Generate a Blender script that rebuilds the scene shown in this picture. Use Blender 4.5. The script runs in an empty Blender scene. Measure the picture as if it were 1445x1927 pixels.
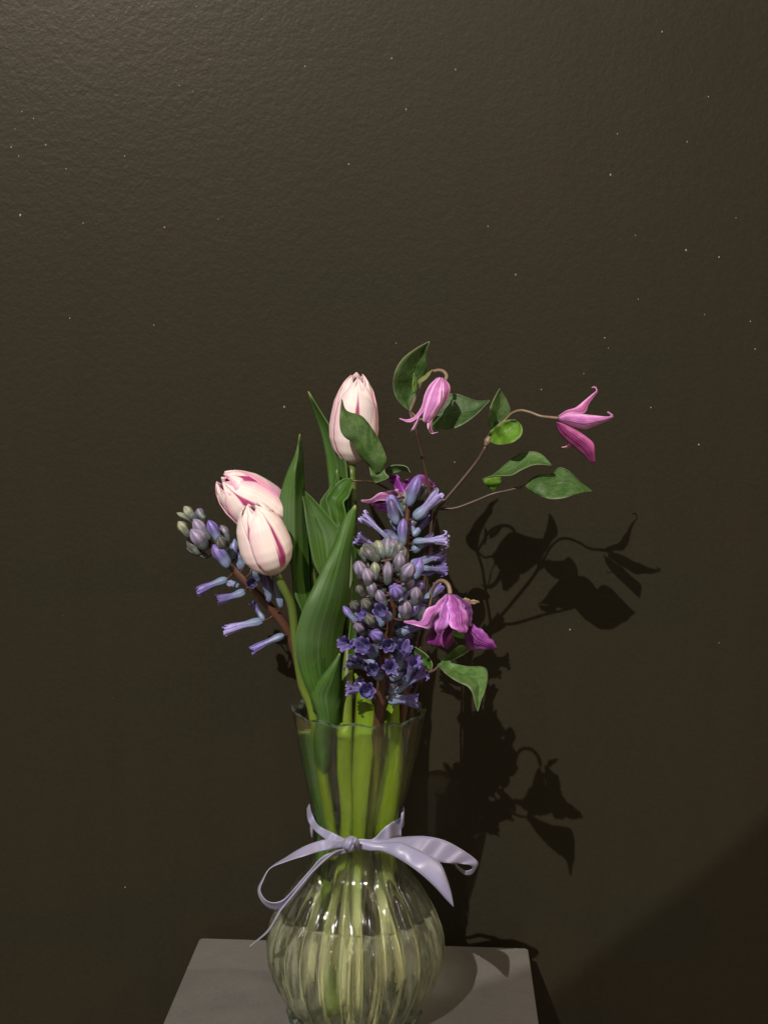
import bpy, bmesh, math, random
from mathutils import Vector, Matrix, Quaternion
random.seed(7)
S = bpy.context.scene
COL = S.collection

# ------------------------------------------------------------------ camera
FPX, CX, CY = 2783.0, 722.5, 963.5            # focal length and centre of the 1445 x 1927 picture
PITCH, ROLL = math.radians(5.796), math.radians(0.90)
CAM = Vector((0.0166, -1.09, 0.5057))
CM = (Matrix.Rotation(math.pi / 2 - PITCH, 3, 'X') @ Matrix.Rotation(ROLL, 3, 'Z'))
cam = bpy.data.objects.new('camera', bpy.data.cameras.new('camera'))
COL.objects.link(cam)
cam.matrix_world = Matrix.Translation(CAM) @ CM.to_4x4()
cam.data.sensor_fit = 'VERTICAL'
cam.data.sensor_height = 36.0
cam.data.lens = FPX / 1927 * 36
cam.data.clip_start, cam.data.clip_end = 0.05, 60
S.camera = cam

# ------------------------------------------------------------------ world and lamps
S.view_settings.view_transform = 'Standard'
S.view_settings.look = 'None'
S.view_settings.exposure = 0.0
S.view_settings.gamma = 1.0
S.cycles.use_denoising = True
S.cycles.caustics_reflective = False
S.cycles.caustics_refractive = True
S.cycles.blur_glossy = 2.0
S.cycles.max_bounces = 24
S.cycles.transmission_bounces = 20
S.cycles.transparent_max_bounces = 24
S.cycles.sample_clamp_indirect = 4.0
wd = bpy.data.worlds.new('World')
S.world = wd
wd.use_nodes = True
wd.node_tree.nodes['Background'].inputs[0].default_value = (1.0, 0.80, 0.55, 1)
wd.node_tree.nodes['Background'].inputs[1].default_value = 0.25

KEY = CAM - 3.0 * (CM @ Vector(((1845 - CX) / FPX, -(3016 - CY) / FPX, -1)))


def lamp(name, kind, loc, aim, energy, color, **kw):
    d = bpy.data.lights.new(name, kind)
    d.energy, d.color = energy, color
    for k, v in kw.items():
        setattr(d, k, v)
    o = bpy.data.objects.new(name, d)
    COL.objects.link(o)
    o.location = loc
    o.rotation_euler = (Vector(aim) - Vector(loc)).to_track_quat('-Z', 'Y').to_euler()
    return o


lamp('ceiling_spot_lamp', 'SPOT', KEY, (0.0, 0.0, 0.25), 670, (1.0, 0.945, 0.88),
     spot_size=math.radians(60), spot_blend=0.6, shadow_soft_size=0.02)
lamp('ceiling_spot_beam', 'SPOT', KEY, (-1.485, 0.184, 2.472), 790, (1.0, 0.955, 0.86),
     spot_size=math.radians(70.12), spot_blend=0.002, shadow_soft_size=0.009)
lamp('side_spot_lamp', 'SPOT', (2.29, -0.69, 1.84), (-0.1, 0.0, 0.25), 120, (1.0, 0.80, 0.56),
     spot_size=math.radians(70), spot_blend=0.5, shadow_soft_size=0.055)
lamp('shop_strip_lamp', 'AREA', (0.42, -3.2, 1.75), (0, 0, 0.1), 13.0, (1.0, 0.97, 0.9),
     shape='RECTANGLE', size=0.05, size_y=1.7)


# ------------------------------------------------------------------ geometry helpers
def W(u, v, y):
    d = CM @ Vector(((u - CX) / FPX, -(v - CY) / FPX, -1))
    return CAM + d * ((y - CAM.y) / d.y)


def crop(ox, oy, s):
    return lambda *p: [(ox + p[i] / s, oy + p[i + 1] / s) for i in range(0, len(p), 2)]


cA = crop(320, 680, 3.284)
cB = crop(320, 920, 4.5156)
cC = crop(720, 630, 3.141)
cD = crop(620, 880, 4.0147)
cE = crop(520, 860, 3.704)
cF = crop(440, 1300, 3.0104)
cP = crop(0, 0, 1.0)


def crom(p0, p1, p2, p3, t):
    return 0.5 * ((2 * p1) + (p2 - p0) * t + (2 * p0 - 5 * p1 + 4 * p2 - p3) * t * t + (3 * p1 - p0 - 3 * p2 + p3) * t ** 3)


def resample(pts, n):
    pts = [Vector(p) for p in pts]
    if len(pts) == 1:
        return [pts[0].copy() for _ in range(n)]
    dense = []
    m = 12
    for i in range(len(pts) - 1):
        a = pts[i - 1] if i > 0 else pts[i] * 2 - pts[i + 1]
        d = pts[i + 2] if i + 2 < len(pts) else pts[i + 1] * 2 - pts[i]
        for k in range(m):
            dense.append(crom(a, pts[i], pts[i + 1], d, k / m))
    dense.append(pts[-1])
    cum = [0]
    for i in range(1, len(dense)):
        cum.append(cum[-1] + (dense[i] - dense[i - 1]).length)
    out, j = [], 0
    for k in range(n):
        t = cum[-1] * k / (n - 1)
        while j < len(cum) - 2 and cum[j + 1] < t:
            j += 1
        seg = cum[j + 1] - cum[j]
        out.append(dense[j].lerp(dense[j + 1], 0 if seg < 1e-12 else min(1, (t - cum[j]) / seg)))
    return out


def at_list(v, t):
    if not isinstance(v, (list, tuple)):
        return v
    x = t * (len(v) - 1)
    i = min(int(x), len(v) - 2)
    f = x - i
    f = f * f * (3 - 2 * f) if len(v) > 2 else f
    return v[i] * (1 - f) + v[i + 1] * f


def new_mesh(name, verts, faces, mat, parent=None, uv=None, smooth=True, thick=0):
    me = bpy.data.meshes.new(name)
    me.from_pydata([tuple(v) for v in verts], [], faces)
    if uv:
        l = me.uv_layers.new(name='UVMap')
        for lp in me.loops:
            l.data[lp.index].uv = uv[lp.vertex_index]
    if smooth:
        me.polygons.foreach_set('use_smooth', [True] * len(me.polygons))
    me.update()
    me.materials.append(mat)
    o = bpy.data.objects.new(name, me)
    COL.objects.link(o)
    if parent:
        o.parent = parent
    if thick:
        s = o.modifiers.new('thickness', 'SOLIDIFY')
        s.thickness, s.offset = thick, 0
    return o


def grid_faces(n, m, close=False):
    f = []
    for i in range(n - 1):
        for j in range(m if close else m - 1):
            a, b = i * m + j, i * m + (j + 1) % m
            f.append((a, b, b + m, a + m))
    return f


def patch(name, L, R, mat, parent, dL, dR=None, bulge=0.0, fold=0.0, mid=None, N=26, M=9, thick=0.0005, wav=0.0, ruf=0.0):
    """A leaf, petal or ribbon between two outlines traced at their own depths; bulge < 0 comes towards the camera."""
    dR = dL if dR is None else dR
    Lp = resample([(p[0], p[1], 0) for p in L], N)
    Rp = resample([(p[0], p[1], 0) for p in R], N)
    Mp = resample([(p[0], p[1], 0) for p in mid], N) if mid else None
    vs, uv = [], []
    ph = random.random() * 6
    for i in range(N):
        t = i / (N - 1)
        a, b = Lp[i], Rp[i]
        wpx = (a - b).length
        if ruf and wpx > 1:                               # ragged, crumpled outline
            dv = (a - b) / wpx * ruf * min(1, wpx / 12)
            a = a + dv * (math.sin(15 * t + ph) + .6 * math.sin(31 * t + ph * 2))
            b = b + dv * (math.sin(17 * t + 2 * ph) + .6 * math.sin(29 * t + ph))
        for j in range(M):
            s = j / (M - 1)
            if Mp:
                c = Mp[i]
                p = a.lerp(c, 2 * s) if s < .5 else c.lerp(b, 2 * s - 1)
                q = a * (1 - s) ** 2 + b * s ** 2 + (c * 2 - (a + b) * .5) * 2 * s * (1 - s)
                p = p.lerp(q, .5)
            else:
                p = a.lerp(b, s)
            y = at_list(dL, t) * (1 - s) + at_list(dR, t) * s
            prof = 1 - (2 * s - 1) ** 2
            vee = 1 - abs(2 * s - 1)
            k = min(1.0, wpx / 25)
            y += (at_list(bulge, t) * prof + at_list(fold, t) * vee) * k
            y += wav * k * math.sin(9 * t + ph + 3.0 * s) * (abs(2 * s - 1) ** 2)
            vs.append(W(p.x, p.y, y))
            uv.append((s, t))
    return new_mesh(name, vs, grid_faces(N, M), mat, parent, uv, thick=thick)


def tube_geo(pts, rad, seg=10, n=None, cap=True):
    n = n or max(8, len(pts) * 5)
    P = resample(pts, n)
    vs, uv, up = [], [], None
    for i in range(n):
        t = i / (n - 1)
        d = (P[min(i + 1, n - 1)] - P[max(i - 1, 0)]).normalized()
        if up is None:
            up = d.orthogonal().normalized()
        up = (up - d * up.dot(d)).normalized()
        sd = d.cross(up)
        r = at_list(rad, t)
        for j in range(seg):
            a = 2 * math.pi * j / seg
            vs.append(P[i] + (up * math.cos(a) + sd * math.sin(a)) * r)
            uv.append((j / seg, t))
    fs = grid_faces(n, seg, True)
    if cap:
        fs.append(tuple(range(seg - 1, -1, -1)))
        fs.append(tuple(range((n - 1) * seg, n * seg)))
    return vs, fs, uv


def join_geo(parts):
    V, F, U = [], [], []
    for vs, fs, uv in parts:
        k = len(V)
        V += vs
        U += uv
        F += [tuple(i + k for i in f) for f in fs]
    return V, F, U


def tube(name, pts, rad, mat, parent, seg=12, n=None):
    vs, fs, uv = tube_geo(pts, rad, seg, n)
    return new_mesh(name, vs, fs, mat, parent, uv)


def px3(pts, ys):
    """Traced picture points with a depth each."""
    k = len(pts)
    return [W(p[0], p[1], ys[i] if isinstance(ys, (list, tuple)) else ys) for i, p in enumerate(pts)]


def tag(o, label, cat, group=None, kind=None):
    if label:
        o['label'] = label
    if cat:
        o['category'] = cat
    if group:
        o['group'] = group
    if kind:
        o['kind'] = kind
    return o


def thing(name, label, cat, group=None):
    o = bpy.data.objects.new(name, None)
    o.empty_display_size = 0.02
    COL.objects.link(o)
    return tag(o, label, cat, group)


# ------------------------------------------------------------------ material helpers
class NT:
    def __init__(self, name):
        self.m = bpy.data.materials.new(name)
        self.m.use_nodes = True
        self.t = self.m.node_tree
        self.t.nodes.clear()
        self.out = self.n('ShaderNodeOutputMaterial')

    def n(self, typ, ins=None, **kw):
        nd = self.t.nodes.new(typ)
        for k, v in kw.items():
            setattr(nd, k, v)
        for k, v in (ins or {}).items():
            self.set(nd.inputs[k], v)
        return nd

    def set(self, sock, v):
        if isinstance(v, bpy.types.NodeSocket):
            self.t.links.new(v, sock)
        elif isinstance(v, bpy.types.Node):
            self.t.links.new(v.outputs[0], sock)
        else:
            sock.default_value = v if not (isinstance(v, tuple) and len(v) == 3 and sock.type == 'RGBA') else (*v, 1)

    def math(self, op, a, b=0.0, c=0.0):
        return self.n('ShaderNodeMath', {0: a, 1: b, 2: c}, operation=op).outputs[0]

    def mix(self, f, a, b, blend='MIX'):
        nd = self.n('ShaderNodeMix', data_type='RGBA', blend_type=blend)
        self.set(nd.inputs[0], f)
        self.set(nd.inputs[6], a)
        self.set(nd.inputs[7], b)
        return nd.outputs[2]

    def noise(self, vec, scale, detail=3, rough=.5):
        return self.n('ShaderNodeTexNoise', {'Vector': vec, 'Scale': scale, 'Detail': detail, 'Roughness': rough}).outputs[0]

    def step(self, x, lo, hi):
        return self.n('ShaderNodeMapRange', {0: x, 1: lo, 2: hi, 3: 0.0, 4: 1.0}, interpolation_type='SMOOTHSTEP').outputs[0]

    def uv(self):
        nd = self.n('ShaderNodeSeparateXYZ', {0: self.n('ShaderNodeUVMap').outputs[0]})
        return nd.outputs[0], nd.outputs[1]

    def scaled(self, vec, s):
        return self.n('ShaderNodeMapping', {0: vec, 3: s}).outputs[0]

    def done(self, sh):
        self.set(self.out.inputs[0], sh)
        return self.m


def leafy(nt, col, rough=.42, transl=.3, tcol=None, normal=None, spec=.4):
    p = nt.n('ShaderNodeBsdfPrincipled', {'Base Color': col, 'Roughness': rough, 'Specular IOR Level': spec})
    if normal is not None:
        nt.set(p.inputs['Normal'], normal)
    if not transl:
        return p
    tr = nt.n('ShaderNodeBsdfTranslucent', {'Color': tcol if tcol is not None else col})
    return nt.n('ShaderNodeMixShader', {0: transl, 1: p.outputs[0], 2: tr.outputs[0]})


def mat_wall():
    nt = NT('dark_wall_paint')
    pos = nt.n('ShaderNodeNewGeometry').outputs['Position']
    b1 = nt.noise(pos, 330, 2, .5)
    b2 = nt.noise(pos, 130, 3, .55)
    b3 = nt.noise(nt.scaled(pos, (2.0, 2.0, 5.0)), 2.0, 2, .5)
    h = nt.math('MULTIPLY_ADD', b1, 0.55, b2)
    bump = nt.n('ShaderNodeBump', {'Height': h, 'Strength': .21, 'Distance': .0011})
    c = nt.mix(nt.step(b3, .35, .65), (.0163, .0131, .0084), (.0149, .0134, .0085))
    roll = nt.noise(nt.scaled(pos, (9.0, 9.0, .7)), 3.0, 3, .6)
    c = nt.mix(nt.math('MULTIPLY', nt.step(roll, .4, .7), .35), c, (.0132, .0108, .0070))
    c = nt.mix(nt.math('MULTIPLY', nt.step(b1, .35, .75), .25), c, (.022, .018, .0125))
    p = nt.n('ShaderNodeBsdfPrincipled', {'Base Color': c, 'Roughness': .36, 'Specular IOR Level': .12, 'Specular Tint': (1.0, .92, .78, 1), 'Normal': bump})
    return nt.done(p)


def mat_fleck():
    nt = NT('pale_paint_fleck')
    return nt.done(nt.n('ShaderNodeBsdfPrincipled', {'Base Color': (.20, .19, .16), 'Roughness': .25}))


def mat_plinth():
    nt = NT('charcoal_plinth_paint')
    pos = nt.n('ShaderNodeNewGeometry').outputs['Position']
    n1 = nt.noise(pos, 26, 5, .62)
    n2 = nt.noise(pos, 420, 2, .5)
    c = nt.mix(nt.step(n1, .3, .72), (.097, .091, .083), (.114, .106, .097))
    c = nt.mix(nt.math('MULTIPLY', nt.step(n2, .55, .8), .35), c, (.19, .18, .165))
    bump = nt.n('ShaderNodeBump', {'Height': n2, 'Strength': .25, 'Distance': .0008})
    return nt.done(nt.n('ShaderNodeBsdfPrincipled', {'Base Color': c, 'Roughness': .72, 'Specular IOR Level': .25, 'Normal': bump}))


def mat_tulip_leaf():
    nt = NT('tulip_leaf_green')
    u, v = nt.uv()
    pos = nt.n('ShaderNodeNewGeometry').outputs['Position']
    co = nt.n('ShaderNodeCombineXYZ', {0: nt.math('MULTIPLY', u, 34.0), 1: nt.math('MULTIPLY', v, 1.2)})
    st = nt.noise(co, 1.0, 2, .5)
    blot = nt.noise(pos, 30, 3, .5)
    fine = nt.noise(nt.n('ShaderNodeCombineXYZ', {0: nt.math('MULTIPLY', u, 90.0), 1: nt.math('MULTIPLY', v, 2.5)}), 1.0, 2, .6)
    c = nt.mix(nt.step(st, .3, .7), (.028, .082, .012), (.082, .170, .024))
    c = nt.mix(nt.math('MULTIPLY', nt.step(fine, .5, .75), .5), c, (.020, .062, .010))
    c = nt.mix(nt.math('MULTIPLY', nt.step(blot, .42, .68), .5), c, (.085, .135, .066))
    edge = nt.step(nt.math('ABSOLUTE', nt.math('SUBTRACT', u, .5)), .475, .5)
    c = nt.mix(nt.math('MULTIPLY', edge, .28), c, (.20, .28, .12))
    tip = nt.step(v, .965, 1.0)
    c = nt.mix(nt.math('MULTIPLY', nt.math('SUBTRACT', 1.0, nt.step(v, 0.0, .03)), .8), c, (.38, .45, .14))
    rib = nt.math('SUBTRACT', 1.0, nt.step(nt.math('ABSOLUTE', nt.math('SUBTRACT', u, .5)), .004, .022))
    c = nt.mix(nt.math('MULTIPLY', rib, .35), c, (.16, .25, .09))
    bump = nt.n('ShaderNodeBump', {'Height': st, 'Strength': .3, 'Distance': .0012})
    return nt.done(leafy(nt, c, .48, .34, nt.mix(st, (.10, .24, .008), (.16, .34, .012)), bump, .32))


def mat_stem(name, top, mid, low, z0=.235, z1=.19, z2=.05, rough=.4):
    nt = NT(name)
    pos = nt.n('ShaderNodeNewGeometry').outputs['Position']
    z = nt.n('ShaderNodeSeparateXYZ', {0: pos}).outputs[2]
    st = nt.noise(nt.scaled(pos, (1, 1, .08)), 420, 2, .5)
    c = nt.mix(nt.step(z, z1, z0 + .03), mid, top)
    c = nt.mix(nt.step(z, z2, .15), low, c)
    c = nt.mix(nt.math('MULTIPLY', st, .5), c, nt.mix(.5, c, (.0, .01, .0)), 'MIX')
    return nt.done(leafy(nt, c, rough, .12, None, None, .4))


def mat_petal_tulip():
    nt = NT('pink_flamed_tulip_petal')
    u, v = nt.uv()
    oi = nt.n('ShaderNodeObjectInfo')
    sep = nt.n('ShaderNodeSeparateColor', {0: oi.outputs['Color']})
    pos = nt.n('ShaderNodeNewGeometry').outputs['Position']
    co = nt.n('ShaderNodeCombineXYZ', {0: nt.math('MULTIPLY', u, 26.0), 1: nt.math('MULTIPLY', v, 1.6), 2: nt.math('MULTIPLY', oi.outputs['Random'], 9.0)})
    vein = nt.noise(co, 1.0, 2, .5)
    du = nt.math('ABSOLUTE', nt.math('ADD', nt.math('SUBTRACT', u, .5), nt.math('MULTIPLY', nt.math('SUBTRACT', vein, .5), .07)))
    wid = nt.math('MULTIPLY', nt.math('SUBTRACT', .93, v), sep.outputs[0])
    flame = nt.math('SUBTRACT', 1.0, nt.step(nt.math('SUBTRACT', du, wid), -.03, .02))
    flame = nt.math('MULTIPLY', flame, nt.step(v, sep.outputs[2], nt.math('ADD', sep.outputs[2], .14)))
    flame = nt.math('MULTIPLY', flame, nt.math('MULTIPLY_ADD', vein, .4, .78))
    base = nt.mix(nt.step(vein, .3, .75), (.82, .725, .685), (.80, .645, .655))
    pinkness = nt.math('MULTIPLY', nt.step(nt.math('MULTIPLY', du, 2.0), .45, 1.0), sep.outputs[1])
    base = nt.mix(pinkness, base, (.74, .30, .50))
    c = nt.mix(flame, base, (.36, .030, .150))
    c = nt.mix(nt.math('MULTIPLY', nt.math('SUBTRACT', 1.0, nt.step(v, .0, .22)), .5), c, (.66, .50, .36))
    bump = nt.n('ShaderNodeBump', {'Height': vein, 'Strength': .28, 'Distance': .001})
    return nt.done(leafy(nt, c, .5, .3, None, bump, .25))


def mat_clematis_petal():
    nt = NT('magenta_clematis_petal')
    u, v = nt.uv()
    oi = nt.n('ShaderNodeObjectInfo')
    pos = nt.n('ShaderNodeNewGeometry').outputs['Position']
    du = nt.math('ABSOLUTE', nt.math('SUBTRACT', u, .5))
    nz = nt.noise(pos, 330, 3, .6)
    rib = nt.math('SUBTRACT', 1.0, nt.step(nt.math('ABSOLUTE', nt.math('SUBTRACT', du, .13)), .02, .07))
    rib = nt.math('MAXIMUM', rib, nt.math('SUBTRACT', 1.0, nt.step(du, .01, .05)))
    col = oi.outputs['Color']
    pale = nt.mix(1.0, col, (1.75, 3.2, 1.9), 'MULTIPLY')
    c = nt.mix(nt.step(nt.math('ADD', du, nt.math('MULTIPLY', nz, .14)), .30, .52), col, pale)
    c = nt.mix(nt.math('MULTIPLY', rib, .8), c, nt.mix(1.0, col, (.62, .35, .62), 'MULTIPLY'))
    c = nt.mix(nt.math('MULTIPLY', nz, .30), c, pale)
    bump = nt.n('ShaderNodeBump', {'Height': nt.math('MULTIPLY_ADD', nz, .4, rib), 'Strength': .4, 'Distance': .0012})
    return nt.done(leafy(nt, c, .5, .25, None, bump, .3))


def mat_clematis_leaf():
    nt = NT('clematis_leaf_green')
    u, v = nt.uv()
    pos = nt.n('ShaderNodeNewGeometry').outputs['Position']
    oi = nt.n('ShaderNodeObjectInfo')
    du = nt.math('ABSOLUTE', nt.math('SUBTRACT', u, .5))
    nz = nt.noise(pos, 260, 4, .6)
    big = nt.noise(pos, 60, 3, .5)
    # side veins leave the midrib towards the tip
    w = nt.math('SINE', nt.math('MULTIPLY', nt.math('ADD', v, nt.math('MULTIPLY', du, .8)), 40.0))
    vein = nt.math('MAXIMUM', nt.step(w, .93, 1.0), nt.math('SUBTRACT', 1.0, nt.step(du, .006, .03)))
    c = nt.mix(nt.step(nz, .3, .75), (.028, .074, .014), (.066, .124, .030))
    c = nt.mix(nt.math('MULTIPLY', nt.step(big, .4, .7), .55), c, (.075, .120, .050))
    c = nt.mix(1.0, c, oi.outputs['Color'], 'MULTIPLY')
    c = nt.mix(nt.math('MULTIPLY', vein, .35), c, (.13, .19, .08))
    c = nt.mix(nt.math('MULTIPLY', nt.step(du, .468, .5), .6), c, (.24, .24, .16))
    bump = nt.n('ShaderNodeBump', {'Height': nt.math('MULTIPLY_ADD', vein, -.9, nz), 'Strength': .45, 'Distance': .0013})
    return nt.done(leafy(nt, c, .5, .28, (.10, .22, .015), bump, .35))


def mat_floret(name, base, seam, gloss=.38):
    nt = NT(name)
    u, v = nt.uv()
    oi = nt.n('ShaderNodeObjectInfo')
    pos = nt.n('ShaderNodeNewGeometry').outputs['Position']
    nz = nt.noise(pos, 420, 3, .55)
    rnd = oi.outputs['Random']
    tip = nt.step(nt.math('ADD', v, nt.math('MULTIPLY', nt.math('SUBTRACT', nz, .5), .5)), .18, .78)
    c = nt.mix(tip, base, oi.outputs['Color'])
    ang = nt.math('COSINE', nt.math('MULTIPLY', u, 6 * 2 * math.pi))
    line = nt.math('MULTIPLY', nt.step(ang, .55, .95), nt.step(v, .25, .6))
    c = nt.mix(nt.math('MULTIPLY', line, .6), c, seam)
    edge = nt.math('MULTIPLY', nt.step(nt.math('MULTIPLY', ang, -1.0), .55, 1.0), nt.step(v, .4, .7))
    c = nt.mix(nt.math('MULTIPLY', edge, .5), c, nt.mix(.5, nt.mix(1.0, oi.outputs['Color'], (2.0, 2.0, 1.8), 'MULTIPLY'), (.30, .29, .30)))
    c = nt.mix(nt.math('MULTIPLY', nt.step(nz, .5, .8), .35), c, nt.mix(.6, c, (.30, .26, .36)))
    bump = nt.n('ShaderNodeBump', {'Height': nt.math('MULTIPLY_ADD', ang, .5, nz), 'Strength': .5, 'Distance': .0006})
    return nt.done(leafy(nt, c, gloss, .15, None, bump, .4))


def mat_ribbon():
    nt = NT('lilac_satin_ribbon')
    u, v = nt.uv()
    co = nt.n('ShaderNodeCombineXYZ', {0: nt.math('MULTIPLY', u, 3.0), 1: nt.math('MULTIPLY', v, 220.0)})
    wv = nt.noise(co, 1.0, 2, .5)
    c = nt.mix(wv, (.180, .170, .270), (.212, .202, .312))
    edge = nt.step(nt.math('ABSOLUTE', nt.math('SUBTRACT', u, .5)), .465, .485)
    c = nt.mix(nt.math('MULTIPLY', edge, .35), c, (.45, .43, .54))
    bump = nt.n('ShaderNodeBump', {'Height': wv, 'Strength': .12, 'Distance': .0006})
    p = nt.n('ShaderNodeBsdfPrincipled', {'Base Color': c, 'Roughness': .42, 'Specular IOR Level': .55, 'Sheen Weight': .1, 'Anisotropic': .6, 'Normal': bump})
    return nt.done(p)


def mat_glass(name, clear, ior, tint, rough=.0, spec_ior=1.5, bump=True, haze=0.0, haze_col=(.72, .76, .62)):
    """Clear glass: partly bending, partly straight-through light, with Fresnel reflection on top."""
    nt = NT(name)
    pos = nt.n('ShaderNodeNewGeometry').outputs['Position']
    nz = nt.noise(nt.scaled(pos, (1, 1, .35)), 95, 3, .6)
    bp = nt.n('ShaderNodeBump', {'Height': nz, 'Strength': .3 if bump else 0.0, 'Distance': .0015}).outputs[0]
    geo = nt.n('ShaderNodeNewGeometry')
    dot = nt.n('ShaderNodeVectorMath', {0: bp, 1: geo.outputs['Incoming']}, operation='DOT_PRODUCT').outputs['Value']
    gz = nt.math('POWER', nt.math('SUBTRACT', 1.0, nt.math('MINIMUM', nt.math('ABSOLUTE', dot), 1.0)), 5.0)
    f0 = ((spec_ior - 1) / (spec_ior + 1)) ** 2
    fr = nt.n('ShaderNodeMath', {0: nt.math('MULTIPLY_ADD', gz, .55, f0), 1: 0.0}, operation='ADD')
    refr = nt.n('ShaderNodeBsdfRefraction', {'Color': tint, 'IOR': ior, 'Roughness': rough, 'Normal': bp})
    tr = nt.n('ShaderNodeBsdfTransparent', {'Color': tint})
    gl = nt.n('ShaderNodeBsdfGlossy', {'Color': (1, 1, 1), 'Roughness': .035, 'Normal': bp})
    m1 = nt.n('ShaderNodeMixShader', {0: clear, 1: refr.outputs[0], 2: tr.outputs[0]})
    if haze:                                            # streaky pale haze painted on the glass, standing in for light scattered inside
        fn = nt.step(nt.noise(nt.scaled(pos, (1, 1, .10)), 190, 3, .6), .35, .68)
        df = nt.n('ShaderNodeBsdfDiffuse', {'Color': haze_col})
        tl = nt.n('ShaderNodeBsdfTranslucent', {'Color': haze_col})
        ds = nt.n('ShaderNodeMixShader', {0: .5, 1: df.outputs[0], 2: tl.outputs[0]})
        m1 = nt.n('ShaderNodeMixShader', {0: nt.math('MULTIPLY', nt.math('MULTIPLY_ADD', fn, 1.7, .15), haze), 1: m1.outputs[0], 2: ds.outputs[0]})
    m2 = nt.n('ShaderNodeMixShader', {0: fr.outputs[0], 1: m1.outputs[0], 2: gl.outputs[0]})
    return nt.done(m2)


M_WALL, M_FLECK, M_PLINTH = mat_wall(), mat_fleck(), mat_plinth()
M_TLEAF, M_TPET = mat_tulip_leaf(), mat_petal_tulip()
M_TSTEM = mat_stem('tulip_stem_green', (.085, .120, .022), (.165, .235, .012), (.84, .84, .46), z0=.26, z1=.20)
M_TSTEMG = mat_stem('tulip_stem_dark_green', (.085, .120, .022), (.10, .165, .012), (.20, .27, .05), z0=.26, z1=.20)
M_BLADE = mat_stem('yellow_green_blade', (.120, .200, .010), (.175, .255, .010), (.86, .86, .50))
M_HSTEM = mat_stem('hyacinth_stem_brown', (.085, .034, .022), (.15, .19, .012), (.86, .86, .50), z0=.225, z1=.185)
M_CSTEM = mat_stem('clematis_stem_brown', (.060, .034, .024), (.045, .035, .015), (.10, .10, .04))
M_PEDI = mat_stem('clematis_stalk_tan', (.200, .130, .095), (.20, .13, .1), (.2, .13, .1))
M_CPET, M_CLEAF = mat_clematis_petal(), mat_clematis_leaf()
M_BUDG = mat_floret('hyacinth_green_bud', (.070, .088, .078), (.085, .055, .13), .45)
M_BUDP = mat_floret('hyacinth_violet_floret', (.150, .195, .300), (.045, .024, .14), .45)
M_RIB = mat_ribbon()
M_GLASS = mat_glass('vase_glass_neck', .42, 1.24, (.98, .99, .97), haze=.012)
M_BULB = mat_glass('vase_glass_bulb', .24, 1.33, (.99, 1.0, .97), haze=.115, haze_col=(.80, .84, .58))
M_GLASSIN = mat_glass('vase_glass_inside', .92, 1.08, (.985, .995, .98), bump=False, spec_ior=1.25)
M_FOOT = mat_glass('vase_foot_glass', .35, 1.42, (.95, .985, .95), haze=.08, haze_col=(.6, .78, .62))
M_WATER = mat_glass('vase_water', .92, 1.06, (.99, .99, .965), bump=False, spec_ior=1.20)

M_MENISCUS = mat_glass('water_edge', .45, 1.33, (.96, .97, .94), bump=False, spec_ior=2.0)

# ------------------------------------------------------------------ wall and plinth
YAW = math.radians(-2.25)
PX = Vector((math.cos(YAW), math.sin(YAW), 0))
PY = Vector((-math.sin(YAW), math.cos(YAW), 0))
BL = Vector((-0.1392, 0.1642, 0))
PW, PD, PH = 0.2872, 0.30, 0.95
WX, WN = Vector((1, 0, 0)), Vector((0, 1, 0))
w0 = Vector((BL.x, 0.184, 0))
wv = []
for back in (0, .08):
    for a, z in ((-3, -1.2), (3.2, -1.2), (3.2, 3.2), (-3, 3.2)):
        wv.append(w0 + WX * a + WN * back + Vector((0, 0, z)))
wall = new_mesh('wall', wv, [(0, 1, 2, 3), (5, 4, 7, 6), (1, 5, 6, 2), (4, 0, 3, 7), (3, 2, 6, 7), (4, 5, 1, 0)], M_WALL, smooth=False)
tag(wall, 'dark brown painted wall with orange peel texture and tiny pale flecks', 'wall', kind='structure')


def on_wall(u, v):
    d = CM @ Vector(((u - CX) / FPX, -(v - CY) / FPX, -1))
    return CAM + d * ((w0 - CAM).dot(WN) / d.dot(WN))


flecks = [(176, 30, 4), (370, 12, 4), (737, 110, 5), (857, 131, 5), (764, 206, 5), (574, 125, 5), (22, 277, 5), (87, 273, 5), (125, 318, 4), (39, 405, 7),
          (310, 428, 5), (656, 309, 5), (1161, 252, 4), (1148, 329, 6), (1292, 267, 4), (1245, 60, 5), (1290, 471, 6), (1352, 484, 5), (918, 426, 4),
          (970, 517, 5), (132, 599, 4), (290, 612, 4), (535, 766, 6), (1137, 636, 4), (1420, 657, 4), (1411, 605, 4), (1325, 592, 3), (1224, 767, 4),
          (1314, 837, 5), (1072, 1185, 5), (236, 1670, 4), (745, 646, 3), (855, 870, 4), (42, 210, 4), (64, 223, 4), (36, 294, 4), (338, 161, 4),
          (220, 36, 3), (492, 36, 3), (235, 294, 4), (157, 420, 4), (411, 412, 3), (1195, 443, 3), (1332, 182, 4), (395, 112, 3), (363, 172, 3),
          (1200, 563, 3), (1098, 703, 3), (1018, 733, 4), (1144, 655, 3), (332, 133, 3), (29, 243, 3), (1352, 1210, 3), (1384, 410, 3)]
fg = []
for (u, v, s) in flecks:
    c, r = on_wall(u, v), s * .00016
    vs, uv = [], []
    for i in range(4):
        a = i / 3 * math.pi / 2
        for j in range(8):
            b = 2 * math.pi * j / 8
            vs.append(c + (WX * math.cos(b) * .8 + Vector((0, 0, 1)) * math.sin(b) * 1.2) * r * math.cos(a) - WN * (r * .9 * math.sin(a) - .0001))
            uv.append((0, 0))
    fg.append((vs, grid_faces(4, 8, True), uv))
V, F, U = join_geo(fg)
fl = new_mesh('paint_fleck', V, F, M_FLECK, wall)
fl['kind'] = 'stuff'

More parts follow.
